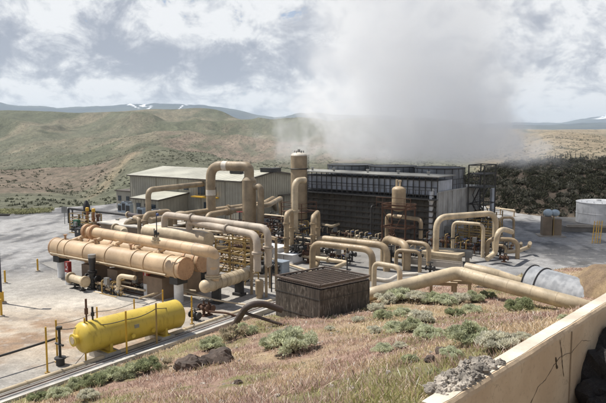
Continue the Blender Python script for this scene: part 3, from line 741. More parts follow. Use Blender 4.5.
# lower lean-to in front
def leanto(name, label, a0, a1, b0, h0, h1, wins):
    r_ = thing(name, label, 'building', mp_((a0+a1)/2, b0/2, 0)); m = MB()
    P = lambda a, b, z: mp_(a, b, z)
    m.add([P(a0, b0, 0), P(a1, b0, 0), P(a1, b0, h0), P(a0, b0, h0)], [(0, 1, 2, 3)])
    m.add([P(a0, b0, 0), P(a0, -.03, 0), P(a0, -.03, h1), P(a0, b0, h0)], [(0, 1, 2, 3)]); m.add([P(a1, b0, 0), P(a1, -.03, 0), P(a1, -.03, h1), P(a1, b0, h0)], [(3, 2, 1, 0)])
    m.add([P(a1, -.03, 0), P(a0, -.03, 0), P(a0, -.03, h1), P(a1, -.03, h1)], [(0, 1, 2, 3)]); m.build('wall', sid, r_)
    m = MB(); Q = [P(a0-.3, b0-.35, h0), P(a1+.3, b0-.35, h0), P(a1+.3, -.04, h1), P(a0-.3, -.04, h1)]; R = [q+UP*.12 for q in Q]
    m.add(Q+R, [(0, 1, 2, 3), (4, 5, 6, 7), (0, 4, 5, 1), (0, 3, 7, 4), (1, 5, 6, 2)]); m.build('roof', roofm, r_)
    m = MB(); m.bar(P(a0-.32, b0-.38, h0+.03), P(a1+.32, b0-.38, h0+.03), .06, .2); m.bar(P(a0-.33, b0-.35, h0+.03), P(a0-.33, -.04, h1+.05), .06, .2); m.build('roof_trim', trimm, r_)
    m = MB()
    for a in np.arange(a0+.05, a1, .6): m.bar(P(a, b0-.02, .1), P(a, b0-.02, h0-.05), .03, .05)
    for b in np.arange(b0+.3, 0, .6): m.bar(P(a0-.02, b, .1), P(a0-.02, b, h0), .03, .05)
    m.build('siding_ribs', sid, r_)
    for (a, z, w_, h_) in wins: MB().box(P(a, b0-.05, z), w_, .12, h_, A).build('window' if h_ < 1.6 else 'door', GLASS if h_ < 1.6 else trimm, r_)
    return r_
leanto('office_annex', 'lower beige annex with a pale sloping roof in front of the large building', 10.2, 15.6, -5.5, 2.75, 3.35, [(11.2, 1.7, .8, .9), (12.6, 1.1, 1.0, 2.1), (14.4, 1.7, .8, .9)])
r_ = thing('small_annex', 'small flat-roofed beige annex at the left end of the large building', 'building', mp_(L1+1.9, 3, 0))
m = MB(); m.box(mp_(L1+1.95, 3.2, 1.4), 3.6, 6, 2.8, A); m.build('wall', sid, r_); m = MB(); m.box(mp_(L1+1.95, 3.2, 2.9), 4.0, 6.4, .16, A); m.build('roof', trimm, r_)
for a in (L1+2.9, L1+.9): MB().box(mp_(a, .17, 1.7), .7, .1, .8, A).build('window', GLASS, r_)
def ac_unit(loc, label, s=1.):
    o = thing('air_conditioner', label, 'air conditioner', loc, 'cooling units outside the annexes', RA)
    m = MB(); m.box((0, 0, .75*s), .95*s, .8*s, 1.3*s); m.build('casing', BLUEG, o)
    MB().box((0, -.41*s, .8*s), .7*s, .03, .8*s).build('grille', BLACK, o); MB().cyl((0, 0, 1.4*s), (0, 0, 1.46*s), .32*s, 14).build('fan_guard', BLACK, o)
    MB().box((0, 0, .05), 1.1*s, 1*s, .1).build('base_slab', CONC, o); return o
for px, py, s, lb in ((122, 213, 1., 'leftmost of the blue-grey cooling units by the small annex'), (127, 213.5, 1.3, 'tallest blue-grey cooling unit between the two annexes'),
                      (130.5, 215, 1.2, 'blue-grey cooling unit beside the corner of the lower annex'), (143, 220.5, 1.3, 'blue-grey cooling unit against the lower annex wall'), (156, 223, 1.3, 'rightmost cooling unit against the lower annex wall, near its corner')):
    p = W(px, py); ac_unit((p.x, p.y, 0), lb, s)
# low equipment shed on the left
S0 = W(101, 235, 0)
def sp2(a, b, z): return Vector((S0.x, S0.y, 0))+A*a+Bv*b+UP*z
sh = thing('low_shed', 'long low brown shed with a flat pale roof behind the relief valves', 'shed', sp2(4.5, 3, 0))
m = MB(); m.box(sp2(4.5, 2.8, .72), 9, 5.6, 1.44, A); m.build('wall', CONCB, sh); m = MB(); m.box(sp2(4.5, 2.8, 1.51), 9.6, 6.2, .14, A); m.build('roof', paint('shed_roof', (.50, .47, .42), .7, dirtamt=.3), sh)

# ---- tall column and vertical vessels
c1 = W(299, 240, 0); c1.z = 0
ct = thing('column_vessel', 'tall tan cylindrical column vessel with white domed top left of the cooling tower', 'column vessel', c1)
MB().sweep([c1+UP*1.2, c1+UP*9.5], .92, 28, False).build('shell', TAN2, ct)
MB().dome(c1+UP*9.5, UP, .92, .42, 28, 6).build('dome_top', PALE, ct)
MB().cyl(c1, c1+UP*1.2, 1.0, 24, .95).build('skirt', RUST, ct)
m = MB()
for z in (8.05, 2.4, 3.3): m.torus(c1+UP*z, UP, 1.0, .07, 28)
m.build('stiffener_ring', DARK, ct)
m = MB()
for an in (0, .9, 1.9, 3., 4.1, 5.2): x = Vector((math.cos(an), math.sin(an), 0)); m.cyl(c1+UP*9.75+x*.5, c1+UP*10.05+x*.5, .06, 8)
m.cyl(c1+UP*9.85, c1+UP*10.2, .15, 10); m.build('nozzle', GREY, ct)
m = MB()
lx = Vector((.93, -.36, 0))
for s in (-.18, .18):
    y_ = Vector((.36, .93, 0))*s; m.bar(c1+lx*1.12+y_, c1+lx*1.12+y_+UP*9.6, .04)
for k in range(30): m.bar(c1+lx*1.12+Vector((.36, .93, 0))*-.18+UP*(.3+k*.31), c1+lx*1.12+Vector((.36, .93, 0))*.18+UP*(.3+k*.31), .03)
m.build('ladder', DARK, ct)
m = MB(); m.box(c1+UP*3.3, 2.9, 2.9, .08, A)
for k in range(4):
    cs = [c1+A*i*1.4+Bv*j*1.4 for i, j in ((-1, -1), (1, -1), (1, 1), (-1, 1))]
    m.bar(cs[k]+UP*4.3, cs[(k+1) % 4]+UP*4.3, .05); m.bar(cs[k]+UP*3.8, cs[(k+1) % 4]+UP*3.8, .05); m.bar(cs[k], cs[k]+UP*4.3, .10)
m.build('platform', RUST, ct)
v2 = W(398, 252, 0); v2.z = 0; v2 = Vector((v2.x, v2.y, 0))
vs_ = thing('standing_drum', 'tan standing drum on a rusty frame in front of the cooling tower', 'vessel', v2)
zt = H-v2.y*slope(187); zb = H-v2.y*slope(208)
MB().sweep([v2+UP*zb, v2+UP*(zt-.25)], .70, 26, False).build('shell', TAN, vs_); MB().dome(v2+UP*(zt-.25), UP, .70, .5, 26, 6).build('end_cap', TAN, vs_); MB().dome(v2+UP*zb, -UP, .70, .5, 26, 6).build('end_cap', TAN, vs_)
m = MB(); m.cyl(v2+UP*(zt-.1)+A*-.25, v2+UP*(zt+.75)+A*-.25, .12, 10); m.cyl(v2+UP*zt+A*.1, v2+UP*(zt+.55)+A*.1, .10, 10); m.cyl(v2+UP*(zt+.5)+A*.1, v2+UP*(zt+.7)+A*.1, .16, 10); m.build('vent_pipe', CREAM, vs_)
m = MB()
for i in (-1, 1):
    for j in (-1, 1): m.bar(v2+A*i*1.3+Bv*j*1.0, v2+A*i*1.3+Bv*j*1.0+UP*(zb+.4), .14)
for z in (1.2, 2.6, zb+.0, zb+.35):
    for i in (-1, 1): m.bar(v2+A*1.4*i+Bv*-1.05+UP*z, v2+A*1.4*i+Bv*1.05+UP*z, .10, .16)
    for j in (-1, 1): m.bar(v2-A*1.4+Bv*j*1.0+UP*z, v2+A*1.4+Bv*j*1.0+UP*z, .10, .16)
for s in (-1, 1): m.bar(v2+A*-1.3*s+Bv*-1.02, v2+A*1.3*s+Bv*-1.02+UP*zb, .07)
m.build('support_frame', RUST, vs_)
m = MB()
for i in (-1.9, -1.2, 1.2, 1.9): m.bar(v2+A*i+Bv*-1.15+UP*zb, v2+A*i+Bv*-1.15+UP*(zb+1.1), .05)
m.bar(v2-A*1.9+Bv*-1.15+UP*(zb+1.1), v2+A*1.9+Bv*-1.15+UP*(zb+1.1), .05); m.bar(v2-A*1.9+Bv*-1.15+UP*(zb+.6), v2+A*1.9+Bv*-1.15+UP*(zb+.6), .05); m.build('railing', RUST, vs_)
sc_ = W(259.5, 298, 0); zc = H-sc_.y*slope(279); s_ = thing('small_upright_tank', 'small cream upright tank standing left of the dark cooling box', 'tank', (sc_.x, sc_.y, 0)); b0 = Vector((sc_.x, sc_.y, 0))
MB().sweep([b0+UP*.3, b0+UP*(zc-.12)], .30, 20, False).dome(b0+UP*(zc-.12), UP, .30, .4, 20, 5).build('shell', TAN, s_)
MB().cyl(b0, b0+UP*.35, .24, 16).build('skirt', TAN, s_)

# ---- white round tank, plinth, ladder
tk = Vector(W(610, 231)); tk = Vector((tk.x, tk.y+2.5, 0)); zt = H-(tk.y-3)*slope(204.5)
o = thing('white_tank', 'wide white round tank with stained wall on a concrete plinth at the right edge', 'tank', tk)
wt = paint('stained_white_paint', (.66, .66, .66), .6, dirtamt=.45, dirt=(.32, .29, .25), streak=True)
MB().sweep([tk+UP*.75, tk+UP*zt], 3.0, 48, False).build('shell', wt, o); MB().dome(tk+UP*zt, UP, 3.0, .08, 48, 4).build('roof', wt, o)
m = MB(); m.torus(tk+UP*zt, UP, 3.02, .06, 48); m.torus(tk+UP*2., UP, 3.01, .03, 48); m.build('rim', wt, o)
m = MB()
for an in np.linspace(3.3, 4.6, 5): x = Vector((math.cos(an), math.sin(an), 0)); m.bar(tk+x*2.8+UP*zt, tk+x*2.8+UP*(zt+.25), .08)
m.cyl(tk+Vector((-.8, -.8, zt)), tk+Vector((-.8, -.8, zt+.4)), .3, 12); m.build('roof_hatch', wt, o)
o = thing('concrete_plinth', 'low grey concrete containment wall under the white tank', 'plinth', (tk.x, tk.y, 0))
m = MB(); pc = tk+Vector((1.5, .5, 0)); m.box(pc+UP*.35, 14, 9, .7, Vector((1, -.12, 0))); m.build('slab', paint('dark_concrete', (.20, .19, .175), .9, dirtamt=.4), o)
m = MB(); m.box(pc+UP*.76+Vector((-.1, -4.5, 0)), 14.2, .35, .3, Vector((1, -.12, 0))); m.build('kerb', CONC, o)
for i, (px, lb) in enumerate(((593.5, 'left yellow ladder leaning on the containment wall'), (598.5, 'right yellow ladder leaning on the containment wall'))):
    p = W(px, 243.5); p0 = Vector((p.x, p.y, 0)); p1_ = p0+Vector((.75, 1.3, 2.3)); o = thing('yellow_ladder', lb, 'ladder', p0, 'yellow ladders by the white tank')
    m = MB()
    for s in (-.16, .16): m.bar(p0+Vector((s, 0, 0)), p1_+Vector((s, 0, 0)), .07, .12)
    m.build('rails', YEL2, o)
    for k in range(7): q = p0.lerp(p1_, (k+.5)/7); MB().bar(q-Vector((.16, 0, 0)), q+Vector((.16, 0, 0)), .04).build('rung', YEL2, o)
ph = W(553.5, 237, 0); ph = Vector((ph.x, ph.y+.9, 0)); o = thing('pump_hut', 'small brown pump hut with two pale blue round tanks on top', 'pump hut', ph)
bx = Vector((1, -.15, 0)).normalized(); hb = paint('tan_hut_metal', (.24, .185, .13), .7, dirtamt=.3)
m = MB(); m.box(ph+UP*1.15+Vector((-.55, 0, 0)), 1.05, 1.3, 2.3, bx); m.box(ph+UP*1.0+Vector((.62, .1, 0)), 1.0, 1.2, 2.0, bx); m.build('cabinet', hb, o)
m = MB(); m.box(ph+UP*1.15+Vector((.08, -.55, 0)), .1, .2, 2.4, bx); m.build('post', OCHRE, o)
for x_, r in ((-.4, .55), (.45, .5)): MB().sphere(ph+Vector((x_, 0, 2.7)), r, 16, 10, .85).build('round_tank', paint('pale_blue_plastic', (.36, .44, .50), .5, dirtamt=.2), o)
MB().box(ph+UP*.06, 3., 2.2, .12, bx).build('base_slab', CONC, o)

# ---- dark timber cooling box in front
zB = 3.0; q0 = W(320.5, 285, zB); q1 = W(276, 275, zB); q2 = W(369.5, 275, zB)
l_ = (q1-q0); r2 = (q2-q0); q3 = q1+r2; bc = (q0+q3)/2
woodm, tt_, out_ = newmat('weathered_dark_boards')
tc = tt_.node('ShaderNodeTexCoord').outputs['Object']; mp2 = tt_.node('ShaderNodeMapping'); mp2.inputs['Scale'].default_value = (4, 4, .35); tt_.link(tc, mp2.inputs[0])
n1 = tt_.noise(mp2.outputs[0], 2.2, 7, .65); n2 = tt_.noise(tc, 1.1, 6, .6); n3 = tt_.noise(mp2.outputs[0], 8, 4, .6)
cc = tt_.mix(tt_.mapr(n1, .35, .62), (.035, .028, .022), (.105, .085, .068)); cc = tt_.mix(tt_.math('MULTIPLY', tt_.mapr(n3, .50, .68), tt_.mapr(n2, .42, .6)), cc, (.36, .32, .27))
cc = tt_.mix(tt_.mapr(n2, .55, .72), cc, (.035, .024, .017)); bb = tt_.node('ShaderNodeBsdfPrincipled'); tt_.link(cc, bb.inputs['Base Color']); bb.inputs['Roughness'].default_value = .85
bp_ = tt_.node('ShaderNodeBump'); bp_.inputs['Strength'].default_value = .5; bp_.inputs['Distance'].default_value = .03; tt_.link(n1, bp_.inputs['Height']); tt_.link(bp_.outputs[0], bb.inputs['Normal']); tt_.link(bb.outputs[0], out_.inputs[0])
bx_ = thing('timber_box', 'dark weathered timber box with rusty open top on the slope in front of the pipes', 'timber box', (bc.x, bc.y, 0))
m = MB(); th = .12
cor = [q0, q2, q3, q1]
for i in range(4):
    a, b = cor[i], cor[(i+1) % 4]; d = (b-a).normalized(); L = (b-a).length; nB = int(L/.24)
    for k in range(nB):
        w_ = L/nB; c = a+d*(k+.5)*w_; n_ = Vector((d.y, -d.x, 0)); c = c+n_*random.uniform(-.003, .003)
        m.box(Vector((c.x, c.y, (zB-1.5)/2-.2)), w_-.001, .06, zB+1.5-.25, d)
m.build('boards', woodm, bx_)
m = MB()
for z in (.9, 2.05):
    for i in (0, 3): a, b = cor[i], cor[(i+1) % 4]; m.bar(V3(a, z), V3(b, z), .1, .035)
m.build('straps', DARK, bx_)
m = MB()
for i in range(4): a, b = cor[i], cor[(i+1) % 4]; m.bar(V3(a, zB-.05), V3(b, zB-.05), .13, .10)
m.build('rim', RUSTO if False else paint('brown_rim', (.11, .082, .066), .8, dirtamt=.4), bx_)
MB().add([V3(p, zB-.28) for p in cor], [(0, 1, 2, 3)]).build('liner', paint('rusty_liner', (.085, .062, .05), .9, dirtamt=.5), bx_)
m = MB()
for i in range(22): f = (i+.5)/22; m.bar(V3(q0.lerp(q1, f), zB-.16), V3(q2.lerp(q3, f), zB-.16), .07, .05)
for i in range(9): f = (i+.5)/9; m.bar(V3(q0.lerp(q2, f), zB-.11), V3(q1.lerp(q3, f), zB-.11), .04, .05)
m.build('top_slats', paint('rusty_slats', (.095, .07, .056), .85, dirtamt=.4), bx_)
# ============================================================ PIPE RUNS
def T3(px, py, *cmds): return trace((px, py, 0.), cmds)
G = None
# big inverted U with the enlarged right leg
u1 = T3(211.5, 236, ('u', 165.5), ('h', 249, 166.5), ('u', 177)); u1b = Vector((u1[-1].x, u1[-1].y, 0))
P = pipe('tallest inverted U pipe with a pale band, rising in front of the beige building', u1, .56, TAN2, br=1.5, name='riser_pipe', n=20)
for (leg, t_) in ((0, .62), (1, .4)):
    a, b = u1[leg], u1[leg+1]; d = (b-a).normalized(); c = a.lerp(b, t_); MB().cyl(c-d*.32, c+d*.32, .575, 20).build('pale_band', PALE, P)
zt = u1[-1].z; zb = H-u1b.y*slope(226)
MB().cyl(u1b+UP*(zt-.0), u1b+UP*(zt-.35), .56, 22, .80).sweep([u1b+UP*(zt-.35), u1b+UP*zb], .80, 24).build('enlarged_leg', TAN2, P)
pipe('short hooked tan pipe joining the right leg of the tall U pipe', [u1b+UP*(zt-1.0)+A*.6, u1b+UP*(zt-1.0)+A*1.7, u1b+A*1.7+UP*.3], .36, TAN2, br=.9, flanges=((1, .8),))
pipe('level tan pipe running from an elbow by the annex to the tall U pipe', T3(149, 228, ('u', 190), ('h', 207, 183.5)), .36, TAN2, br=.9, n=16)
# sloping pair crossing over the middle
pipe('upper of the two long tan pipes slanting up toward the column', [W(150, 221, 3.0), W(188, 213.5, 3.0), W(263, 203.5, 3.0), W(274, 197.5, 3.0), W(276, 215, .0)], .30, TAN, br=.8, flanges=((1, .5),), supports=((1, .3), (1, .8)), smat=TAN)
pipe('lower of the two long tan pipes slanting toward the column, its elbow at left', T3(207.5, 243, ('u', 215), ('h', 269, 204.8), ('h', 281, 198), ('z', 0)), .32, TAN, br=.8, flanges=((1, .3),), supports=((1, .35), (1, .8)), smat=TAN, n=16)
# elbow ring cluster left-middle
pipe('dark overhead line of the low pipe rack at left', T3(69, 223, ('u', 208.3), ('h', 110, 213), ('h', 146, 217.2)), .15, DARK, br=.25, supports=((1, .1), (1, .7), (2, .5)), smat=DARK)
pipe('second thin dark leg line beside the pipe rack at left', T3(72.5, 222, ('u', 209.5), ('h', 100, 212.7), ('z', 0)), .07, GREY, br=.15)
pipe('dark sleeved pipe ending at the tan elbow above the cream drum', [W(128, 214.5, 2.6), W(146, 217.3, 2.6)], .26, paint('dark_wrap', (.06, .045, .045), .5), flanges=((0, .02),), fmat=CREAM)
pipe('tan goalpost pipe standing left of the cream drum', T3(146, 246, ('u', 214.5), ('h', 170, 211.2), ('z', 0)), .32, TAN, br=.7, flanges=((0, .8),))
pipe('thin tan goalpost pipe just left of the cream drum end', T3(140, 246, ('u', 219), ('h', 133, 217.5), ('B', 3.5)), .22, TAN, br=.5)
pipe('tan elbow pipe over the low shed roof', T3(126.5, 238, ('u', 222), ('h', 137, 221.3), ('B', 2)), .34, TAN2, br=.8)
pipe('short fat tan stub pipe lying beside the low shed', [W(115, 228, 1.6), W(124, 229.5, 1.6), W(124.5, 232, 1.6)], .36, CREAM, br=.5, flanges=((0, .05),))
pipe('third elbow pipe behind the cream drum, upper one', T3(175, 238, ('u', 213.5), ('h', 188, 213.6), ('z', 0)), .30, TAN2, br=.8)
pipe('tan elbow pipe rising behind the upper pinkish pipe', T3(192, 236, ('u', 216), ('h', 214, 211)), .30, TAN2, br=.8)
pipe('low cream pipe running under the pinkish pipes to the right', [W(168, 232, 2.2), W(238, 240, 2.2), W(262, 244, 2.2)], .17, CREAM, supports=((0, .2), (0, .7), (1, .5)), smat=TAN)
pipe('second low tan pipe running under the pinkish pipes', [W(150, 226, 2.4), W(222, 232.5, 2.4), W(222, 245, 0)], .14, TAN, br=.4)
# far parallel pipes on ground near column
pipe('tan hooked pipe rising along the front of the tall column', T3(295, 248, ('u', 181), ('v', 1.0, 1.3, 0)), .34, CREAM, br=1.0, flanges=((0, .25), (0, .55)), n=18)
pipe('lumpy tan wrapped elbow at the foot of the column, left one', T3(286.5, 262, ('u', 214), ('h', 291.5, 211), ('z', 1.2)), .24, TAN, br=.6, flanges=((0, .5), (0, .8), (0, .3), (2, .5)), fmat=TAN)
pipe('lumpy tan wrapped elbow right of the column foot', T3(313, 262, ('u', 217), ('h', 318, 212), ('z', .3)), .24, TAN, br=.6, flanges=((0, .35), (0, .6), (0, .85), (2, .4)), fmat=TAN)
pipe('bent cream pipe running along the louvred tower front', [W(320, 223.5, 1.3), W(332, 226.5, 1.3), W(347, 221.5, 1.7), W(377, 224.7, 1.7), W(380, 233, .7), W(388, 236, .4)], .17, CREAM, br=.4)
pipe('thin dark goalpost line in front of the tower louvres', T3(371, 243, ('u', 206.2), ('h', 386, 203.5)), .09, DARK, br=.25)
pipe('tan pipe bent down at left below the standing drum', T3(386.5, 248, ('u', 215), ('h', 421, 219.5), ('z', .2)), .20, TAN, br=.5, flanges=((2, .3), (2, .6)), fmat=DARK)
pipe('white vertical pipe with a hooked top before the tower end wall', T3(430.5, 247, ('u', 188.5), ('v', 1.1, .9, 0)), .25, WHITE, br=.7, flanges=((0, .12), (0, .8)), n=16)
pipe('thin tan pipe running level above the right pipe loops', [W(412, 212, 3.3), W(445, 216.5, 3.3), W(447, 216.8, 3.3)], .16, TAN)
pipe('low cream pipe along the concrete behind the middle loops', [W(318, 233, .5), W(352, 236, .5), W(395, 244, .5)], .20, CREAM)
pipe('wide pale pipe lying on the slab behind the middle loops', [W(338, 236, .6), W(378, 240.5, .6)], .27, CREAM, flanges=((0, .5),))
# centre loops
gA = 'tan pipe loops in the middle of the yard'
pipe('front wide loop of the middle pair, nearer the timber box', T3(312.5, 272, ('u', 243), ('h', 372.5, 250), ('z', 0)), .277, TAN, br=.9, group=gA, n=18, supports=())
pipe('rear wide loop of the middle pair, longer and thicker at right', [W(314, 268, 0), ]+trace((317, 262, 0), [('u', 238), ('h', 387, 245.5), ('z', 0)])[0:], .311, TAN, br=1.0, group=gA, n=18)
pipe('small low loop close behind the large slope pipe', T3(374, 287, ('u', 263), ('h', 400, 267.5), ('z', 0)), .202, CREAM, br=.55, group=gA, n=16)
pipe('thick dark-legged loop at the right of the middle group', T3(384, 262, ('u', 238), ('h', 407, 244.5), ('z', 0)), .353, TAN, br=1.1, group=gA, n=18)
pipe('slender loop right of the thick middle loop', T3(404, 266, ('u', 241.5), ('h', 429, 244.5), ('z', 0)), .210, TAN, br=.7, group=gA)
pipe('short inner loop between the thick and slender loops', T3(396, 270, ('u', 250), ('h', 420, 252), ('z', 0)), .168, TAN, br=.5, group=gA)
pipe('wavy pale pipe lying on the slab by the small low loop', [W(376, 279, .5), W(388, 281, .4), W(399, 275, .4), W(418, 274, .5)], .160, PALE, br=.5)
pipe('straight cream pipe lying across the slab left of the middle loops', [W(276, 250, .6), W(310, 257, .6), W(347, 262.5, .6), W(333, 268.5, .5)], .185, CREAM, br=.4, flanges=((1, .5),))
pipe('thin cream pipe on the gravel behind the timber box', [W(262, 256, .3), W(300, 268, .3), W(330, 277, .3)], .101, CREAM)
# right loops
gR = 'tan pipe loops at the right of the yard'
pipe('largest right-hand loop, wide and level, in front of the tower end wall', T3(435.5, 262, ('u', 217.5), ('h', 496, 213), ('z', 0)), .288, CREAM, br=1.2, group=gR, n=20)
pipe('smaller loop standing inside the largest right-hand loop', T3(452.5, 254, ('u', 222), ('h', 483.5, 224.5), ('z', 0)), .173, CREAM, br=.6, group=gR, n=16, flanges=((0, .5),), fmat=DARK)
pipe('thin square loop behind the right leg of the largest loop', T3(499, 246, ('u', 217.5), ('h', 514, 217.5), ('z', 0)), .137, TAN, br=.5, group=gR)
pipe('S-shaped cream pipe swinging out beside the right-hand loops', [W(512, 232, 2.6), W(503, 228.8, 3.1), W(497, 233, 3.0)]+[W(495.5, 253, .9), W(487, 259, .5)], .238, CREAM, br=1.2, n=18)
pipe('wide low loop at the far right of the pipe group', T3(487, 257, ('u', 238.5), ('h', 518, 240), ('z', 0)), .216, TAN, br=.8, group=gR, n=16)
pipe('open-ended bent cream pipe lowest at far right', [W(506, 252, .5), W(518, 251, .6), W(529, 247, .7), W(530, 243, 1.3)], .194, CREAM, br=.5, n=16)
pipe('short upright cream stub with rounded top at far right', [W(521, 250, 0), W(521, 243, .9)], .158, CREAM)
pipe('tan pipe nested under the wide low loop', T3(494, 256, ('u', 245), ('h', 506, 246), ('z', 0)), .144, TAN, br=.4, group=gR)
pipe('tan guard pipe along the foot of the dark bank', [W(486, 207.5, .9), W(499, 208.5, .9), W(515, 210.5, .9)], .115, CREAM, supports=((0, .1), (1, .1), (1, .95)), smat=TAN)
# small front piping under exchanger
pipe('short cream pipe with flanged end on the gravel below the front heat exchanger', [W(70, 277.5, .75), W(86, 282, .75)], .30, CREAM, flanges=((0, .05), (0, .93)), supports=((0, .3), (0, .8)), smat=DARK, n=18)
pipe('tan pipe elbowing up from the gravel under the front heat exchanger', T3(102, 290.5, ('z', .35), ('h', 119, 291.2), ('u', 275.5), ('h', 135, 278)), .17, CREAM, br=.45)
pipe('upright tan pipe with stub under the middle of the front exchanger', T3(113.5, 286, ('u', 268)), .30, TAN, flanges=((0, .3), (0, .85)))
pipe('thin cream line low in the shade under the exchangers', [W(118, 281, .6), W(152, 287, .6), W(196, 291, .5)], .08, CREAM)
pipe('lower thin cream line in the shade under the exchangers', [W(118, 285.5, .5), W(145, 290.5, .5)], .08, CREAM)
# long thin guide line in front of exchangers
pipe('thin pale line running past the yellow tank to the gravel drum', [W(139, 298.5, .5), W(172, 287.8, .5), W(215, 300, .5), W(252, 305.5, .45)], .06, CREAM)
# ---- pipe trench
TWH = paint('dull_white_pipe', (.42, .41, .39), .6, dirtamt=.5)
tr = thing('pipe_trench', 'long concrete pipe trench running along the foot of the slope', 'pipe trench', W(130, 345))
ta, tb = W(-60, 418, 0), W(278, 301.5, 0); td = (tb-ta).normalized(); tn = Vector((td.y, -td.x, 0))
m = MB()
for o_, w_, h_ in ((.22, .12, .22), (1.2, .2, .3)): m.bar(ta+tn*o_+UP*h_/2, tb+tn*o_+UP*h_/2, w_, h_)
m.build('kerb', CONCL, tr)
MB().bar(ta+tn*.7+UP*.02, tb+tn*.7+UP*.02, .9, .04).build('bed', DARK, tr)
for i, (o_, z_, r_, mt, lb) in enumerate(((0., .22, .14, CREAM, 'fat cream pipe along the yard side of the trench'), (.36, .22, .06, DARK, 'thin dark pipe nearest the cream one in the trench'), (.50, .24, .06, CONC, 'pale thin pipe in the middle of the trench'),
        (.65, .22, .05, RUST, 'rust-brown thin pipe in the trench'), (.80, .24, .065, TWH, 'white thin pipe in the trench'), (.98, .22, .06, TWH, 'pale pipe on the slope side of the trench'))):
    a, b = ta+tn*o_+UP*z_, tb+tn*o_+UP*z_; mids = [a.lerp(b, f)+tn*random.uniform(-.012, .012) for f in np.linspace(0, 1, 12)]
    root = thing('trench_pipe', lb, 'pipe', Vector((a.x, a.y, 0)), 'long thin pipes in the trench'); MB().sweep(mids, r_, 10).build('pipe_body', mt, root)
    for f in (np.linspace(.06, .94, 9) if r_ > .1 else ()): c = a.lerp(b, f); MB().cyl(c-td*.04, c+td*.04, r_*1.2, 12).build('coupling', mt, root)
m = MB()
for f in np.linspace(.02, .98, 22): c = ta.lerp(tb, f); m.box(c+tn*.7+UP*.1, .12, .9, .12, td)
m.build('sleepers', RUST, tr)
bent = [W(232, 329, .6), W(247, 305.5, 2.2), W(262, 303, 2.2), W(282, 310, 1.7)]
pipe('thick brown bent pipe climbing from the trench to the timber box', bent, .19, paint('brown_pipe', (.085, .06, .05), .6), br=1.0, n=16)
pipe('thin rusty bent pipe left of the thick brown one', [W(229, 333, .3), W(242, 312, 1.8), W(283, 325, 1.0)], .09, paint('brown_pipe', (.12, .08, .065), .6), br=.1)
pipe('thin rusty pipe snaking by the valves on the gravel', [W(205, 308, .9), W(208, 311.5, .5), W(226, 313, .5), W(236, 316, .3)], .07, RUST, br=.15)

# ---- big slope pipes and culvert
s1 = [W(352, 299.5, .6), W(372, 294, 1.15), W(457, 272.5, 2.35), W(577, 304.5, 1.5), W(592, 309, 1.2)]
bp1 = pipe('largest cream pipe climbing the slope and diving into the dirt at right', s1, .46, CREAM, br=.5, name='slope_pipe', cat='large pipe', n=28)
s2 = [W(466, 267.5, 1.9), W(490, 272.5, 1.8), W(521, 283, 1.2), W(545, 291, .5)]
pipe('second large cream pipe disappearing into the corrugated culvert', s2, .39, CREAM, br=.5, name='slope_pipe', cat='large pipe', n=26)
def hframe(px, py, w_, label):
    p = W(px, py, 1.0); b0 = Vector((p.x, p.y, 0)); z0 = float(hill_z(b0.x, b0.y))-.3; o = thing('pipe_support', label, 'pipe support', Vector((b0.x, b0.y, z0)), 'timber pipe supports'); sd_ = Vector((.98, -.18, 0))
    for s in (-1, 1):
        q = b0+sd_*s*w_/2; MB().bar(V3(q, z0), V3(q, 1.35), .2).build('post', TAN, o)
    MB().bar(V3(b0-sd_*(w_/2+.15), 1.35), V3(b0+sd_*(w_/2+.15), 1.35), .24, .24).build('crossbeam', TAN, o)
hframe(443, 288.5, 1.7, 'pale frame support under the bend of the large slope pipe, left one'); hframe(461, 287, 1.2, 'pale frame support under the bend of the large slope pipe, right one')
# corrugated culvert
cm_, ct_, co_ = newmat('corrugated_culvert_steel'); tc = ct_.node('ShaderNodeTexCoord').outputs['Object']
bb = ct_.node('ShaderNodeBsdfPrincipled'); nn = ct_.noise(tc, 2., 5); ct_.link(ct_.mix(ct_.mapr(nn, .35, .65), (.21, .22, .235), (.32, .33, .345)), bb.inputs['Base Color']); bb.inputs['Metallic'].default_value = 0; bb.inputs['Roughness'].default_value = .7; ct_.link(bb.outputs[0], co_.inputs[0])
ca = W(532, 287, .75); cb = ca+Vector((.62, -.78, 0)).normalized()*10-UP*.9; cdn = (cb-ca).normalized(); ccx = Vector((-cdn.y, cdn.x, 0)); R_ = 1.6
culv = thing('culvert', 'grey-blue corrugated steel culvert half buried in dirt at right', 'culvert', Vector((ca.x, ca.y, 0)))
m = MB(); n = 28; rows_ = 90; vs = []; fs = []
for i in range(rows_+1):
    c = ca.lerp(cb, i/rows_); r_ = R_+.012*math.cos(i*2*math.pi/3)
    for rr in (r_, r_-.05):
        for j in range(n+1): an = math.pi*1.15*j/n-math.pi*.075; vs.append(c+ccx*math.cos(an)*rr+UP*math.sin(an)*rr)
K = 2*(n+1)
for i in range(rows_):
    for j in range(n):
        fs.append((i*K+j, i*K+j+1, (i+1)*K+j+1, (i+1)*K+j)); q = n+1+j; fs.append((i*K+q, (i+1)*K+q, (i+1)*K+q+1, i*K+q+1))
for j in range(n): fs.append((j, n+1+j, n+2+j, j+1))
m.add(vs, fs, True); m.build('shell', cm_, culv)
m = MB()
for off in (.0, .95):
    c = ca+cdn*(off+.06); pts_ = [c+ccx*math.cos(an)*(R_+.05)+UP*math.sin(an)*(R_+.05) for an in np.linspace(-.2, math.pi+.2, 24)]; m.sweep(pts_, .035 if off == 0 else .04, 8)
m.build('rim_band', DARK, culv)
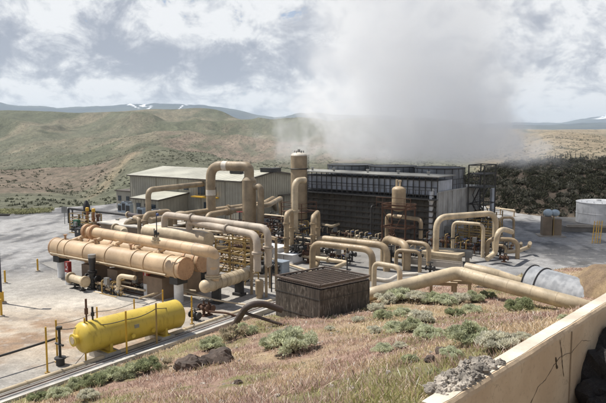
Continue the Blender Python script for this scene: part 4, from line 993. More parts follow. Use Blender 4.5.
# concrete channel and steel troughs in the middle
o = thing('steel_trough', 'long grey steel trough lying level in front of the right pipe loops', 'trough', W(400, 258)); a, b = W(385, 250.5, .55), W(472, 257, .55)
m = MB(); m.bar(a, b, .6, .1); d = (b-a).normalized(); nn = Vector((-d.y, d.x, 0))
for s in (-1, 1): m.bar(a+nn*s*.33+UP*.28, b+nn*s*.33+UP*.28, .08, .66)
for f in np.linspace(0, 1, 9): m.box(a.lerp(b, f)+nn*-.39+UP*.2, .08, .05, .7, d)
m.build('trough_body', GREY, o)
for f in (.05, .5, .95): c = a.lerp(b, f); MB().box((c.x, c.y, .25), .3, .8, .5, d).build('leg', CONC, o)
o = thing('steel_trough', 'lower dark grey trough nearer the slope pipe', 'trough', W(420, 268)); a, b = W(409, 262.5, .4), W(462, 268, .4)
m = MB(); m.bar(a, b, .7, .1)
for s in (-1, 1): m.bar(a+nn*s*.38+UP*.2, b+nn*s*.38+UP*.2, .07, .5)
m.build('trough_body', CONC, o)
o = MB().box(W(443, 253.3, .9), 3.6, 1.6, .3, A).box(W(443, 253.3, .9)-UP*.5, 3.2, 1.3, .7, A).build('pump_skid', CREAM); tag(o, 'pale flat pump skid between the legs of the largest right loop', 'skid')
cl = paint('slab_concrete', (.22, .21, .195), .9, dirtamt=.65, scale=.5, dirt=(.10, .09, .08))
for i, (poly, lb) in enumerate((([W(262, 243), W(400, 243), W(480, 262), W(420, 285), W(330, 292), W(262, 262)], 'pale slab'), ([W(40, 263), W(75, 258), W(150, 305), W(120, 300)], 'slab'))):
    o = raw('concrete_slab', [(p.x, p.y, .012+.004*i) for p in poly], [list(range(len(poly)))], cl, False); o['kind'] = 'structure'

# ============================================================ VALVES, POSTS, RACKS, CABINETS
def valve(px, py, label, h=1.3, r=.16, mat=DARK, wheel=RED, hub=None, g='valves among the pipes', z0=0.):
    p = W(px, py, z0); b = Vector((p.x, p.y, z0)); o = thing('valve', label, 'valve', b, g)
    m = MB(); m.cyl(b, b+UP*h*.5, r*.6, 10); m.cyl(b+UP*.0, b+UP*.06, r*1.5, 12); m.build('stem', mat, o)
    m = MB(); m.sphere(b+UP*h*.5, r*1.25, 12, 8); m.cyl(b+UP*h*.5-A*r*2.2, b+UP*h*.5+A*r*2.2, r*.8, 10)
    for s in (-1, 1): m.cyl(b+UP*h*.5+A*r*2.0*s, b+UP*h*.5+A*r*2.4*s, r*1.35, 12)
    m.build('valve_body', hub or mat, o)
    MB().cyl(b+UP*h*.5, b+UP*h, r*.35, 8).cyl(b+UP*h*.68, b+UP*h*.74, r*.9, 10).build('bonnet', mat, o)
    w_ = MB(); w_.torus(b+UP*h, UP, r*1.6, r*.16, 16, 6)
    for k in range(3): x = Vector((math.cos(k*2.1), math.sin(k*2.1), 0))*r*1.6; w_.bar(b+UP*h, b+UP*h+x, r*.2)
    w_.build('handwheel', wheel, o); return o
# tall black valve under exchanger front
p = W(93, 289.5); b = Vector((p.x, p.y, 0)); o = thing('tall_valve', 'tall black valve stack standing before the front heat exchanger', 'valve', b)
m = MB()
for z0, z1, r_ in ((0, .12, .45), (.12, .5, .18), (.5, .6, .34), (.6, 1.25, .26), (1.25, 1.35, .36), (1.4, 1.5, .36), (1.5, 2.1, .22), (2.1, 2.5, .28)): m.cyl(b+UP*z0, b+UP*z1, r_, 16)
m.build('valve_body', BLACK, o); MB().cyl(b+UP*2.5, b+UP*2.75, .30, 16).build('top_cap', GREY, o); m = MB(); m.cyl(b+UP*.9-A*.7, b+UP*.9+A*.7, .16, 12); m.cyl(b+UP*.9-A*.7, b+UP*.9-A*.62, .3, 12); m.cyl(b+UP*.9+A*.7, b+UP*.9+A*.62, .3, 12); m.build('side_flange', BLACK, o)
o = MB().box(b+UP*.02+A*.4, 2.4, 1.2, .05, A).build('footing', CONCL); tag(o, 'small pale concrete pad under the tall black valve', 'concrete pad')
# relief valves
for i, (px, py0, py1, capc, lb, rr) in enumerate(((88, 232, 208, YEL2, 'left yellow-capped rusty relief valve', .17), (94.2, 233, 209, YEL2, 'right yellow-capped rusty relief valve', .17), (98.3, 234, 214.5, RUST, 'shorter dark rusty relief valve without a cap', .20))):
    p = W(px, py0); b = Vector((p.x, p.y, 0)); h = H-b.y*slope(py1); o = thing('relief_valve', lb, 'relief valve', b, 'relief valves at the left end')
    MB().cyl(b, b+UP*h*.45, rr*.7, 12).cyl(b+UP*h*.42, b+UP*h*.48, rr*1.7, 14).build('pipe_leg', TAN if i == 1 else RUST, o)
    MB().cyl(b+UP*h*.48, b+UP*h*.9, rr, 14, rr*.8).cyl(b+UP*h*.58, b+UP*h*.62, rr*1.4, 14).build('bonnet', RUSTO if i < 2 else RUST, o)
    MB().cyl(b+UP*h*.88, b+UP*h, rr*1.25, 14).dome(b+UP*h, UP, rr*1.25, .4, 14, 4).build('cap', capc, o)
p = W(87.2, 226); b = Vector((p.x, p.y, 0)); h = H-b.y*slope(200.5); o = thing('flare_drum', 'black bulb-topped stack behind the relief valves, against the road', 'stack', b)
MB().cyl(b, b+UP*(h-1.9), .22, 16).build('stem', DARK, o); MB().sweep([b+UP*(h-1.9), b+UP*(h-1.7), b+UP*(h-.7), b+UP*(h-.35), b+UP*h], [.22, .42, .44, .3, .12], 18).build('bulb', BLACK, o)
for (px, py, w_, h_, mt, lb, nm) in ((77, 231.5, .8, 1.1, GREEN, 'small green cabinet at the left end of the pipes', 'green_cabinet'), (79.5, 240, 1.0, 1.0, BLACK, 'small dark panel box with pale gauge below the green cabinet', 'gauge_panel')):
    p = W(px, py); b = Vector((p.x, p.y, 0)); o = thing(nm, lb, 'cabinet', b); MB().box(b+UP*(h_/2+.35), w_, .5, h_, A).build('casing', mt, o)
    for s in (-1, 1): MB().bar(b+A*s*w_*.35, b+A*s*w_*.35+UP*.4, .08).build('leg', DARK, o)
    MB().cyl(b+Bv*-.25+UP*(h_*.65+.35)+A*.1, b+Bv*-.28+UP*(h_*.65+.35)+A*.1, .14, 14).build('gauge', PALE, o)
for (px, py, sx, sy, sz, mt, lb) in ((273, 259, 2.6, 1.8, 1.15, WHITE, 'large white electrical cabinet with flat top behind the timber box'), (289, 262, 2.0, 1.6, .7, WHITE, 'low white flat box right of the large white cabinet'), (279, 273.5, 1.5, 1.0, .95, BLUEG, 'blue-grey cabinet just behind the timber box corner'), (252, 255, 1.2, .9, 1.3, GREY, 'grey cabinet in the pipework left of the white ones')):
    p = W(px, py); b = Vector((p.x, p.y, 0)); o = thing('electrical_cabinet', lb, 'cabinet', b); m = MB(); m.box(b+UP*(sz/2+.12), sx, sy, sz, A); m.build('casing', mt, o)
    MB().box(b+UP*(sz+.15), sx+.12, sy+.12, .07, A).build('lid', mt, o); MB().box(b+UP*.06, sx+.3, sy+.3, .12, A).build('base_slab', CONC, o)
    MB().box(b-Bv*(sy/2+.01)+UP*(sz*.5+.12), .04, .02, sz*.8, A).build('door_seam', DARK, o)
# red extinguisher boxes
for px, py, lb in ((68.7, 284, 'red fire extinguisher box under the left end of the front heat exchanger'), (147.3, 296, 'red fire box on a white stand under the right end of the front heat exchanger')):
    p = W(px, py); b = Vector((p.x, p.y, 0)); o = thing('extinguisher_box', lb, 'extinguisher box', b, 'red fire boxes'); MB().cyl(b, b+UP*.95, .25, 14).build('stand', WHITE, o)
    MB().box(b+UP*1.4, .5, .3, .85, A).build('box', RED, o)
    m = MB()  # pale pictogram on the front: an upright stroke, a bar and a dot
    f_ = b-Bv*.155; m.box(f_+UP*1.62, .10, .015, .26, A); m.box(f_+UP*1.22+A*.0, .22, .015, .10, A); m.box(f_+UP*1.40+A*.12, .06, .015, .16, A); m.build('marking', WHITE, o)
# light pole, bollards, posts, sign
p = W(1.2, 303); b = Vector((p.x, p.y, 0)); hh = H-b.y*slope(211); o = thing('light_pole', 'dark light pole with a yellow base at the left edge', 'light pole', b)
MB().cyl(b, b+UP*hh, .10, 12, .07).build('pole', paint('blue_black_paint', (.025, .03, .06), .5), o); MB().bar(b+UP*(hh-.25)+Vector((-.6, 0, 0)), b+UP*(hh-.25)+Vector((.75, 0, 0)), .10).build('arm', DARK, o)
MB().box(b+UP*(hh-.28)+Vector((.55, 0, 0)), .6, .3, .12).build('lamp', DARK, o); MB().cyl(b, b+UP*.8, .2, 14).build('base_sleeve', YEL2, o); MB().cyl(b, b+UP*.12, .35, 16).build('base_plate', CONC, o)
p = W(64.8, 224); b = Vector((p.x, p.y, 0)); hh = H-b.y*slope(206.5); o = thing('road_sign', 'small grey blank sign on a thin post by the road', 'sign', b); MB().cyl(b, b+UP*hh, .05, 8).build('post', GREY, o)
MB().box(b+UP*(hh-.45), .75, .04, .85).build('sign_plate', GREY, o)
for px, py, h, lb in ((37.8, 271, 1.05, 'lone yellow bollard on the asphalt left of the front heat exchanger'), (5.2, 283, 1.0, 'yellow bollard near the light pole, farther one'), (1.5, 316, 1.1, 'yellow bollard below the light pole at the left edge')):
    p = W(px, py); b = Vector((p.x, p.y, 0)); o = thing('bollard', lb, 'bollard', b, 'yellow bollards'); MB().cyl(b, b+UP*h, .075, 12).dome(b+UP*h, UP, .075, .6, 12, 3).build('post', YEL2, o); MB().cyl(b, b+UP*.06, .2, 14).build('base', CONC, o)
posts = [(47.5, 373, 327, 'yellow rail post nearest the camera, left of the yellow tank'), (57.5, 362, 320, 'yellow rail post behind the nearest one, left of the yellow tank'), (86, 363, 318, 'yellow post in front of the left end of the yellow tank'),
         (97.5, 330, 307, 'yellow post behind the left part of the yellow tank'), (127, 358.5, 311, 'yellow post in front of the middle of the yellow tank'), (134.5, 318, 299, 'yellow post behind the middle of the yellow tank'),
         (163, 308, 290, 'yellow post behind the right end of the yellow tank'), (192, 324, 296, 'yellow post right of the yellow tank'), (157, 349, 303, 'yellow post in front of the right part of the yellow tank')]
PT = {}
for px, py, pt_, lb in posts:
    p = W(px, py); b = Vector((p.x, p.y, 0)); h = H-b.y*slope(pt_); PT[px] = (b, h); o = thing('rail_post', lb, 'rail post', b, 'thin yellow posts around the yellow tank')
    MB().cyl(b, b+UP*h, .05, 8).build('post', YEL2 if px != 157 else OCHRE, o); MB().cyl(b, b+UP*.05, .14, 10).build('base', OCHRE, o)
def cable(label, ps, r=.02, mat=DARK, sag=.12):
    o = thing('cable', label, 'cable', Vector((ps[0].x, ps[0].y, 0))); pts_ = []
    for a, b in zip(ps[:-1], ps[1:]):
        for k in range(8): f = k/8; pts_.append(a.lerp(b, f)-UP*sag*4*f*(1-f))
    MB().sweep(pts_+[ps[-1]], r, 6).build('strand', mat, o)
at_ = lambda px, f: PT[px][0]+UP*PT[px][1]*f
cable('rear guard cable strung between the yellow posts behind the tank', [at_(57.5, .9), at_(97.5, .8), at_(134.5, .8), at_(163, .85)], .022, GREY)
cable('front guard cable strung along the near side of the yellow tank', [at_(57.5, .8), at_(86, .85), at_(127, .82), at_(157, .88), at_(192, .8)], .022, DARK)
o = pipe('dark pipe running low from the left edge to the post by the tank', [W(-30, 365, .9), W(20, 350, .95), W(47, 341.5, 1.0), W(60, 337, 1.0)], .06, DARK)
p = W(60.5, 365); b = Vector((p.x, p.y, 0)); o = thing('valve', 'dark hydrant-like standpipe with stepped base between the two posts', 'valve', b)
MB().cyl(b, b+UP*.35, .22, 12).cyl(b+UP*.35, b+UP*.42, .3, 12).build('base', DARK, o); MB().cyl(b+UP*.4, b+UP*2.0, .07, 10).cyl(b+UP*1.9, b+UP*2.05, .16, 12).build('stem', DARK, o); MB().cyl(b+UP*1.1-A*.35, b+UP*1.1+A*.3, .06, 8).build('side_pipe', DARK, o)
p = W(203, 316); b = Vector((p.x, p.y, 0))
for px, py, lb, h, wh in ((204, 316, 'small rusty valve on the gravel right of the yellow tank, left one', 1.1, RUST), (209, 315, 'small rusty valve on the gravel right of the yellow tank, right one', 1.0, RUST), (195, 320, 'low dark valve between the yellow tank and the trench', .7, DARK),
                          (77, 285, 'small dark valve under the short flanged cream pipe', .6, BLACK), (87, 287, 'second small dark valve beside the tall black valve stack', .8, BLACK), (172, 326, 'small dark valve at the foot of the right end of the yellow tank', .6, RUST),
                          (240, 240, 'valve with green body and red wheel at the end of the pinkish pipes', 3.2, RED), (228, 252, 'dark valve in the rack below the pinkish pipes, left one', 2.2, DARK), (236, 254, 'dark valve in the rack below the pinkish pipes, middle one', 2.0, GREY),
                          (246, 256, 'dark valve in the rack below the pinkish pipes, right one', 1.9, DARK), (262, 262, 'dark valve standing by the white cabinet', 1.6, DARK), (296, 262, 'black valve at the foot of the lumpy elbows, left one', 1.6, DARK),
                          (303, 261, 'black valve at the foot of the lumpy elbows, middle one', 2.4, DARK), (308, 263, 'black valve at the foot of the lumpy elbows, right one', 1.8, RUST), (345, 255, 'rusty valve on the slab inside the wide middle loops', 2.2, RUST),
                          (352, 262, 'black valve on the slab inside the wide middle loops', 1.5, DARK), (332, 251, 'small black valve behind the wide middle loops', 1.3, DARK), (391, 262, 'dark valve between the thick middle loops', 1.5, DARK),
                          (421, 246, 'tall dark valve stack under the tan pipe by the white pipe', 2.4, DARK), (441, 245, 'tall dark valve stack inside the left leg of the largest right loop', 3.0, DARK), (453, 250, 'dark valve stack on the left leg of the small right loop', 3.0, DARK),
                          (468, 250, 'dark valve inside the small right loop', 1.2, DARK), (500, 256, 'small dark valve by the S-shaped pipe', 1.0, DARK), (504, 262, 'small rusty valve lowest by the S-shaped pipe', .8, RUST),
                          (477, 247, 'rusty valve at the right of the small right loop', 1.4, RUST), (408, 244, 'rusty valve under the standing drum frame', 1.9, RUST), (390, 244, 'rusty valve left of the standing drum frame', 1.7, RUST),
                          (274, 240, 'dark valve right of the slanting pipes', 2.0, DARK), (282, 243, 'dark valve left of the column foot', 2.2, DARK), (325, 243, 'black valve right of the lumpy elbow', 1.8, DARK), (430, 274, 'black valve at the foot of the slender loop', 1.0, DARK),
                          (222, 262, 'rusty valve above the gravel drum, left one', 2.2, RUSTO), (236, 266, 'rusty valve above the gravel drum, right one', 2.1, RUST), (250, 268, 'dark valve at the right end of the gravel drum', 1.7, DARK),
                          (75, 226, 'small dark valve near the sign at the left rack, left one', 1.2, DARK), (80, 225, 'small dark valve near the sign at the left rack, right one', 1.4, DARK)):
    vb = GREEN if 'green' in lb else None; z = 0
    valve(px, py, lb, h, .17 if h < 1.6 else .21, DARK if wh == RED else wh, wh if wh == RED else DARK if random.random() < .6 else wh, vb)
# gauge cluster posts on the header pipe
for px, py0, zb_, lb in ((157, 248, 4.0, 'thin instrument mast with blue gauges on the overhead header'), (154.5, 248.5, 4.0, 'shorter instrument stub beside the mast on the overhead header')):
    p = W(px, 244, 4.2); b = Vector((p.x, p.y, 4.2)); o = thing('instrument_mast', lb, 'instrument', b); hh = 2.3 if px > 155 else 1.1
    MB().cyl(b, b+UP*.5, .16, 12).cyl(b+UP*.2, b+UP*.28, .26, 12).build('base', CREAM, o); MB().cyl(b+UP*.4, b+UP*hh, .035, 8).build('stem', DARK, o)
    for z in (.75, hh-.2): MB().sphere(b+UP*z+A*.12, .11, 10, 6).build('gauge', BLUE if z > 1 else DARK, o)
# racks: ochre steel frames with a grating
def rack(px, py, na, nb, h, sa, sb, label, mat, levels=(.35, .7, 1.), brace=True, rail=True):
    p = W(px, py); b = Vector((p.x, p.y, 0)); o = thing('pipe_rack', label, 'pipe rack', b)
    for i in range(na):
        for j in range(nb): MB().bar(b+A*i*sa+Bv*j*sb, b+A*i*sa+Bv*j*sb+UP*(h+(1. if rail else 0)), .11).build('post', mat, o)
    m = MB()
    for f in levels:
        for j in range(nb): m.bar(b+Bv*j*sb+UP*h*f, b+A*(na-1)*sa+Bv*j*sb+UP*h*f, .09, .12)
        for i in range(na): m.bar(b+A*i*sa+UP*(h*f-.05), b+A*i*sa+Bv*(nb-1)*sb+UP*(h*f-.05), .09, .12)
    m.build('beams', mat, o)
    if rail:
        m = MB()
        for j in (0, nb-1): 
            for z in (.5, 1.): m.bar(b+Bv*j*sb+UP*(h+z), b+A*(na-1)*sa+Bv*j*sb+UP*(h+z), .05)
        for z in (.5, 1.): m.bar(b+UP*(h+z), b+Bv*(nb-1)*sb+UP*(h+z), .05)
        m.build('railing', mat, o)
    if brace:
        m = MB()
        for i in range(na-1): m.bar(b+A*i*sa+UP*.2, b+A*(i+1)*sa+UP*h*.9, .06)
        m.build('brace', mat, o)
    # small bore lines carried on the rack
    m = MB()
    for k in range(5):
        z = h*random.choice(levels)+.14; q = b+Bv*random.uniform(.1, (nb-1)*sb-.1); m.sweep([q+UP*z-A*.5, q+UP*z+A*((na-1)*sa+.5)], random.uniform(.04, .09), 8)
    for k in range(4): q = b+A*random.uniform(0, (na-1)*sa)+Bv*random.uniform(0, (nb-1)*sb); m.cyl(q+UP*.1, q+UP*h*random.uniform(.6, 1.2), random.uniform(.04, .08), 8)
    m.build('small_lines', random.choice([CREAM, TAN, RUST]), o)
    return o
rack(216, 280, 3, 2, 2.4, 1.6, 1.6, 'ochre pipe rack with railings left of the pinkish pipe ends', OCHRE)
rack(233, 268, 3, 2, 2.6, 1.5, 1.6, 'ochre pipe rack behind the gravel drum', OCHRE)
rack(222, 252, 4, 2, 2.2, 1.6, 1.5, 'rusty pipe rack in the thick of the middle pipework', RUST)
rack(262, 240, 3, 2, 2.6, 1.5, 1.5, 'rusty pipe rack left of the tall column foot', RUST, rail=False)
rack(275, 252, 3, 2, 1.9, 1.4, 1.4, 'dark pipe rack before the tall column foot', DARK, rail=False)
rack(457, 246, 4, 2, 1.7, 1.3, 2., 'ochre railed platform inside the largest right loop', OCHRE)
rack(474, 236, 3, 2, 2.0, 1.3, 2., 'ochre railed platform beside the tower end wall', OCHRE)
rack(374, 240, 3, 2, 2.2, 1.4, 1.4, 'rusty pipe rack left of the standing drum', RUST, rail=False)
rack(407, 240, 3, 2, 2.2, 1.5, 1.4, 'rusty pipe rack right of the standing drum', RUST, rail=False)
rack(70, 230, 3, 2, 1.1, 1.9, 1.9, 'low ochre rack with railings below the dark overhead line at left', OCHRE)
rack(176, 236, 4, 2, 2.0, 2.2, 1.5, 'tan pipe rack behind the cream drum', TAN2, rail=False)
rack(298, 258, 2, 2, 1.8, 1.4, 1.4, 'dark pipe rack between the lumpy elbows', DARK, rail=False)
# goalpost supports in front of the pipework
for px, py, pt_, wpx, lb in ((216.5, 268, 247, 236, 'ochre goalpost frame in front of the pinkish pipes'), (251.7, 294, 239, 266, 'tall tan goalpost frame beside the small upright tank'), (270, 288, 237, 276, 'thin tan post frame between the cabinets and the gravel drum')):
    p = W(px, py); b = Vector((p.x, p.y, 0)); h = H-b.y*slope(pt_); q = W(wpx, pt_+2, h); c = Vector((q.x, q.y, 0)); o = thing('goalpost_support', lb, 'pipe support', b)
    MB().bar(b, b+UP*h, .2).build('post', TAN, o); MB().bar(c, c+UP*h, .2).build('post', TAN, o); MB().bar(b+UP*h, c+UP*h, .22).build('crossbeam', TAN, o)
for px, py, pt_, lb in ((271.5, 292, 246, 'thin dark instrument pole behind the timber box'), (197, 262, 232, 'thin dark pole right of the cream drum'), (206, 262, 236, 'thin ochre pole right of the cream drum end'), (347, 284, 248, 'dark post behind the timber box'), (258, 250, 232, 'thin pale pole by the lower pinkish pipe')):
    p = W(px, py); b = Vector((p.x, p.y, 0)); h = H-b.y*slope(pt_); o = thing('pole', lb, 'pole', b); MB().cyl(b, b+UP*h, .055, 8).build('shaft', OCHRE if 'ochre' in lb else DARK, o); MB().box(b+UP*(h*.8), .22, .14, .3, A).build('junction_box', GREY, o)
# pumps with motors
def pump(px, py, label, rot=0., mat=BLUEG):
    p = W(px, py); o = thing('pump', label, 'pump', (p.x, p.y, 0), 'pumps among the pipes', RA+rot)
    MB().box((0, 0, .12), 2.0, .8, .24).build('base_slab', CONC, o); MB().cyl((-.8, 0, .6), (.1, 0, .6), .28, 16).cyl((-.9, 0, .6), (-.8, 0, .6), .33, 16).build('motor', mat, o)
    MB().cyl((.1, 0, .6), (.45, 0, .6), .09, 10).build('shaft', GREY, o); MB().cyl((.45, 0, .6), (.8, 0, .6), .38, 18).cyl((.62, .2, .6), (.62, .2, 1.25), .12, 10).cyl((.62, .2, 1.2), (.62, .2, 1.28), .2, 12).build('casing', DARK, o)
pump(240, 283, 'blue-grey pump right of the gravel drum'); pump(255, 276, 'dark pump behind the small upright tank', .4, DARK); pump(322, 256, 'dark pump on the slab inside the wide loops', .2, DARK); pump(286, 256, 'dark pump between the cabinets and the lumpy elbows', 1.2, DARK); pump(500, 251, 'dark pump beside the right loops', .2, DARK)
for px, py, r, l, lb in ((218, 232, .5, 2.6, 'white insulated drum seen below the slanting pipes, left one'), (234, 230, .45, 2.0, 'white insulated drum seen below the slanting pipes, right one')):
    a = W(px, py-3, 1.4); vessel('insulated_drum', 'drum', lb, a, a+A*l, r, WHITE, (.3, .7), (.4, .4), (.2, .8))

# manifolds: skids of small valves and bores that fill the gaps between the big pipes
def manifold(px, py, label, n, h, mt, ax=None, L=None, seed=0):
    rr = random.Random(seed); p = W(px, py); b = Vector((p.x, p.y, 0)); ax = ax or A; L = L or n*.55; cr = UP.cross(ax)
    o = thing('valve_manifold', label, 'valve manifold', b)
    m = MB(); zs = [h*.35, h*.7]
    for z in zs: m.sweep([b+UP*z-ax*.2, b+UP*z+ax*(L+.2)], rr.uniform(.07, .12), 10)
    m.build('header', mt, o); m = MB()
    for k in range(n):
        c = b+ax*(k+.5)*L/n; r_ = rr.uniform(.035, .07); t_ = h*rr.uniform(.75, 1.25); y_ = rr.uniform(-.3, .3)
        m.sweep(fillet([c+cr*y_, c+cr*y_+UP*t_, c+cr*(y_+.6)+UP*t_], .15), r_, 8)
    m.build('riser_lines', rr.choice([CREAM, TAN, RUST, DARK, OCHRE]), o)
    for k in range(n):
        c = b+ax*(k+.5)*L/n+UP*rr.choice(zs); mm = MB(); mm.sphere(c, rr.uniform(.13, .2), 10, 6); mm.cyl(c, c+UP*.45, .05, 8)
        for s in (-1, 1): mm.cyl(c+ax*s*.14, c+ax*s*.2, .19, 10)
        v = mm.build('valve_body', rr.choice([DARK, DARK, RUST, BLACK, GREY]), o); w_ = MB(); w_.torus(c+UP*.45, UP, .17, .022, 14, 5); w_.bar(c+UP*.45-ax*.17, c+UP*.45+ax*.17, .025); w_.build('handwheel', rr.choice([DARK, RUST, DARK, BLUE]), v)
    m = MB()
    for k in (0, 1): m.bar(b+ax*k*L, b+ax*k*L+UP*h*.8, .09)
    m.bar(b-cr*.4, b+ax*L-cr*.4, .1); m.bar(b+cr*.4, b+ax*L+cr*.4, .1); m.build('skid_frame', rr.choice([DARK, RUST, OCHRE]), o)
    if rr.random() < .6: MB().box(b+ax*L*.5+UP*(h+.1)-cr*.2, .4, .25, .5, ax).build('junction_box', GREY, o)
for i, (px, py, n, h, mt, d_, lb) in enumerate((
    (213, 262, 5, 1.9, TAN, 0, 'valve manifold at the left foot of the pinkish pipes'), (226, 271, 5, 1.6, RUST, 0, 'rusty valve manifold just above the gravel drum'), (240, 262, 5, 2.2, CREAM, 0, 'cream valve manifold right of the pinkish pipe legs'),
    (228, 244, 6, 1.8, DARK, 0, 'dark valve manifold under the upper pinkish pipe'), (250, 246, 6, 1.8, RUST, 0, 'rusty valve manifold behind the pinkish pipe legs'), (268, 232, 6, 2.0, DARK, 0, 'dark valve manifold left of the column foot'),
    (283, 250, 5, 1.5, DARK, 0, 'dark low valve manifold left of the lumpy elbows'), (303, 251, 6, 1.6, DARK, 0, 'dark low valve manifold right of the left lumpy elbow'), (322, 240, 7, 1.3, RUST, 0, 'rusty low valve manifold along the tower foot'),
    (350, 243, 7, 1.2, DARK, 0, 'dark low valve manifold along the tower foot, farther right'), (330, 262, 4, 1.0, DARK, 0, 'small dark manifold inside the front wide loop'), (384, 256, 4, 1.5, RUST, 0, 'rusty manifold between the thick middle loops'),
    (402, 258, 4, 1.4, DARK, 0, 'dark manifold behind the thick-legged loop'), (425, 250, 5, 1.6, DARK, 0, 'dark manifold left of the largest right loop'), (443, 252, 5, 1.5, RUST, 0, 'rusty manifold inside the left of the largest right loop'),
    (462, 252, 5, 1.3, DARK, 0, 'dark manifold at the middle of the largest right loop'), (490, 250, 4, 1.0, RUST, 0, 'rusty manifold at the right leg of the largest right loop'), (98, 291, 5, .9, TAN, 0, 'low tan manifold right of the tall black valve'),
    (128, 290, 4, .9, DARK, 0, 'low dark manifold in the shade of the front exchanger'), (152, 246, 6, 1.7, TAN2, 0, 'tan manifold between the header pipe and cream drum'), (186, 226, 6, 1.5, DARK, 0, 'dark manifold behind the cream drum'),
    (112, 232, 5, 1.4, RUST, 0, 'rusty manifold beside the low shed wall'), (72, 232, 4, 1.0, DARK, 0, 'dark manifold under the left end of the rack'), (205, 250, 5, 1.5, RUST, 1, 'rusty manifold at the right end of the cream drum'),
    (258, 272, 4, 1.1, DARK, 0, 'small dark manifold behind the small upright tank'), (296, 246, 5, 2.4, DARK, 1, 'tall dark manifold wrapped round the column foot'))):
    manifold(px, py, lb, n, h, mt, Bv if d_ else A, None, i)
# ============================================================ RETAINING WALL
from mathutils import noise as mn
zw = 7.5; wt_ = .42
def wl(al, s, z): return Vector((WL0.x+WLd.x*al+WLn.x*s, WL0.y+WLd.y*al+WLn.y*s, z))
wallm, wt2, wo2 = newmat('stucco_wall'); tc = wt2.node('ShaderNodeTexCoord').outputs['Object']
n1 = wt2.noise(tc, .9, 6); n2 = wt2.noise(tc, 9, 5, .6); n3 = wt2.noise(tc, 60, 3)
cc = wt2.mix(wt2.mapr(n1, .3, .7), (.50, .37, .24), (.60, .47, .32)); cc = wt2.mix(wt2.math('MULTIPLY', wt2.mapr(n2, .54, .7), .5), cc, (.38, .29, .2))
vo = wt2.node('ShaderNodeTexVoronoi'); vo.feature = 'DISTANCE_TO_EDGE'; vo.inputs['Scale'].default_value = .55; dn = wt2.node('ShaderNodeVectorMath'); dn.operation = 'ADD'
nv = wt2.node('ShaderNodeTexNoise'); nv.inputs['Scale'].default_value = 2.5; wt2.link(tc, nv.inputs['Vector']); wt2.link(tc, dn.inputs[0]); wt2.link(nv.outputs['Color'], dn.inputs[1]); wt2.link(dn.outputs[0], vo.inputs['Vector'])
crk = wt2.math('MULTIPLY', wt2.mapr(vo.outputs['Distance'], .0, .012, 1, 0), wt2.mapr(n1, .45, .55)); cc = wt2.mix(wt2.math('MULTIPLY', crk, .3), cc, (.12, .09, .06))
bb = wt2.node('ShaderNodeBsdfPrincipled'); wt2.link(cc, bb.inputs['Base Color']); bb.inputs['Roughness'].default_value = .9
bp_ = wt2.node('ShaderNodeBump'); bp_.inputs['Strength'].default_value = .5; bp_.inputs['Distance'].default_value = .015; wt2.link(wt2.math('ADD', n2, wt2.math('MULTIPLY', n3, .5)), bp_.inputs['Height']); wt2.link(bp_.outputs[0], bb.inputs['Normal']); wt2.link(bb.outputs[0], wo2.inputs[0])
rw = thing('retaining_wall', 'long cracked tan retaining wall with sunlit pale top crossing the lower right corner', 'wall', wl(0, .2, 4.5))
al = np.concatenate([np.arange(-2.2, 13, .06), np.arange(13, 24, .25)]); prof = [(0, 4.2), (0, zw-.03), (.025, zw), (wt_-.06, zw), (wt_-.02, zw-.05), (wt_, zw-.12), (wt_, 6.6), (wt_, 5.8), (wt_, 4.2)]
vs = []; K = len(prof)
for i, a in enumerate(al):
    for j, (s, z) in enumerate(prof):
        e = .045*fbm(a*1.3, j*0.+3.1, 4, 7)+.010*fbm(a*4., 0*a+j, 2, 8) if j in (4, 5) else .02*fbm(a*1.1, 0*a+j*3., 3, 9)
        chip = -.10*max(0., float(vnoise(a*1.9, 0.5, 31))-.74)*4 if j in (4, 5) else 0
        if j in (2, 3): z = z+.012*float(fbm(a*3., j*2., 3, 14))
        vs.append(wl(a, s+float(e)+(chip*.4 if j == 5 else 0), z+(chip if j == 4 else chip*.6)))
m = MB(); fs = [(i*K+j, i*K+j+1, (i+1)*K+j+1, (i+1)*K+j) for i in range(len(al)-1) for j in range(K-1)]
m.add(vs, [f[::-1] for f in fs], False); m.add([vs[j] for j in range(K)], [list(range(K))]); m.add(vs[-K:], [list(range(K))[::-1]]); m.build('wall_body', wallm, rw)
m = MB()
for a, s in ((3.85, .02), (7.6, .02)): m.bar(wl(a, wt_+.002, 4.3), wl(a, wt_+.002, zw-.12), .03, .03); 
m.build('expansion_joint', paint('joint_brown', (.27, .2, .13), .9), rw)  # joint strips in a darker brown than the wall
m = MB(); P4 = []  # strip over the wall top, coloured paler to stand for sunlight on it
for a in al: P4 += [wl(a, .015+.01*float(vnoise(a*5, 1, 3)), zw+.007), wl(a, wt_-.075-.03*float(vnoise(a*2.3, 3, 5)), zw+.007+.004*float(vnoise(a*9, 1, 7)))]
m.add(P4, [(2*i, 2*i+1, 2*i+3, 2*i+2) for i in range(len(al)-1)]); m.build('sunlit_top', paint('pale_wall_top', (.66, .58, .47), .9, dirtamt=.45, dirt=(.45, .33, .22), scale=1.6, bump=.4), rw)
def crack(a0, z0, pts, w=.011):
    m = MB(); P = [wl(a, wt_+.004, z) for a, z in pts]
    Q = []
    for p, q in zip(P[:-1], P[1:]):
        for k in range(5): f = k/5; Q.append(p.lerp(q, f)+Vector((0, 0, random.uniform(-.012, .012))))
    m.sweep(Q+[P[-1]], [w*.5*(.4+random.random()) for _ in Q]+[w*.2], 5); return m
cm2 = paint('crack_dirt', (.10, .075, .05), .95)
crack(0, 0, [(1.5, 6.35), (1.9, 6.62), (2.3, 6.66), (2.8, 6.86), (3.2, 6.95), (3.9, 6.86), (4.6, 6.98), (5.3, 6.8)]).build('crack', cm2, rw)
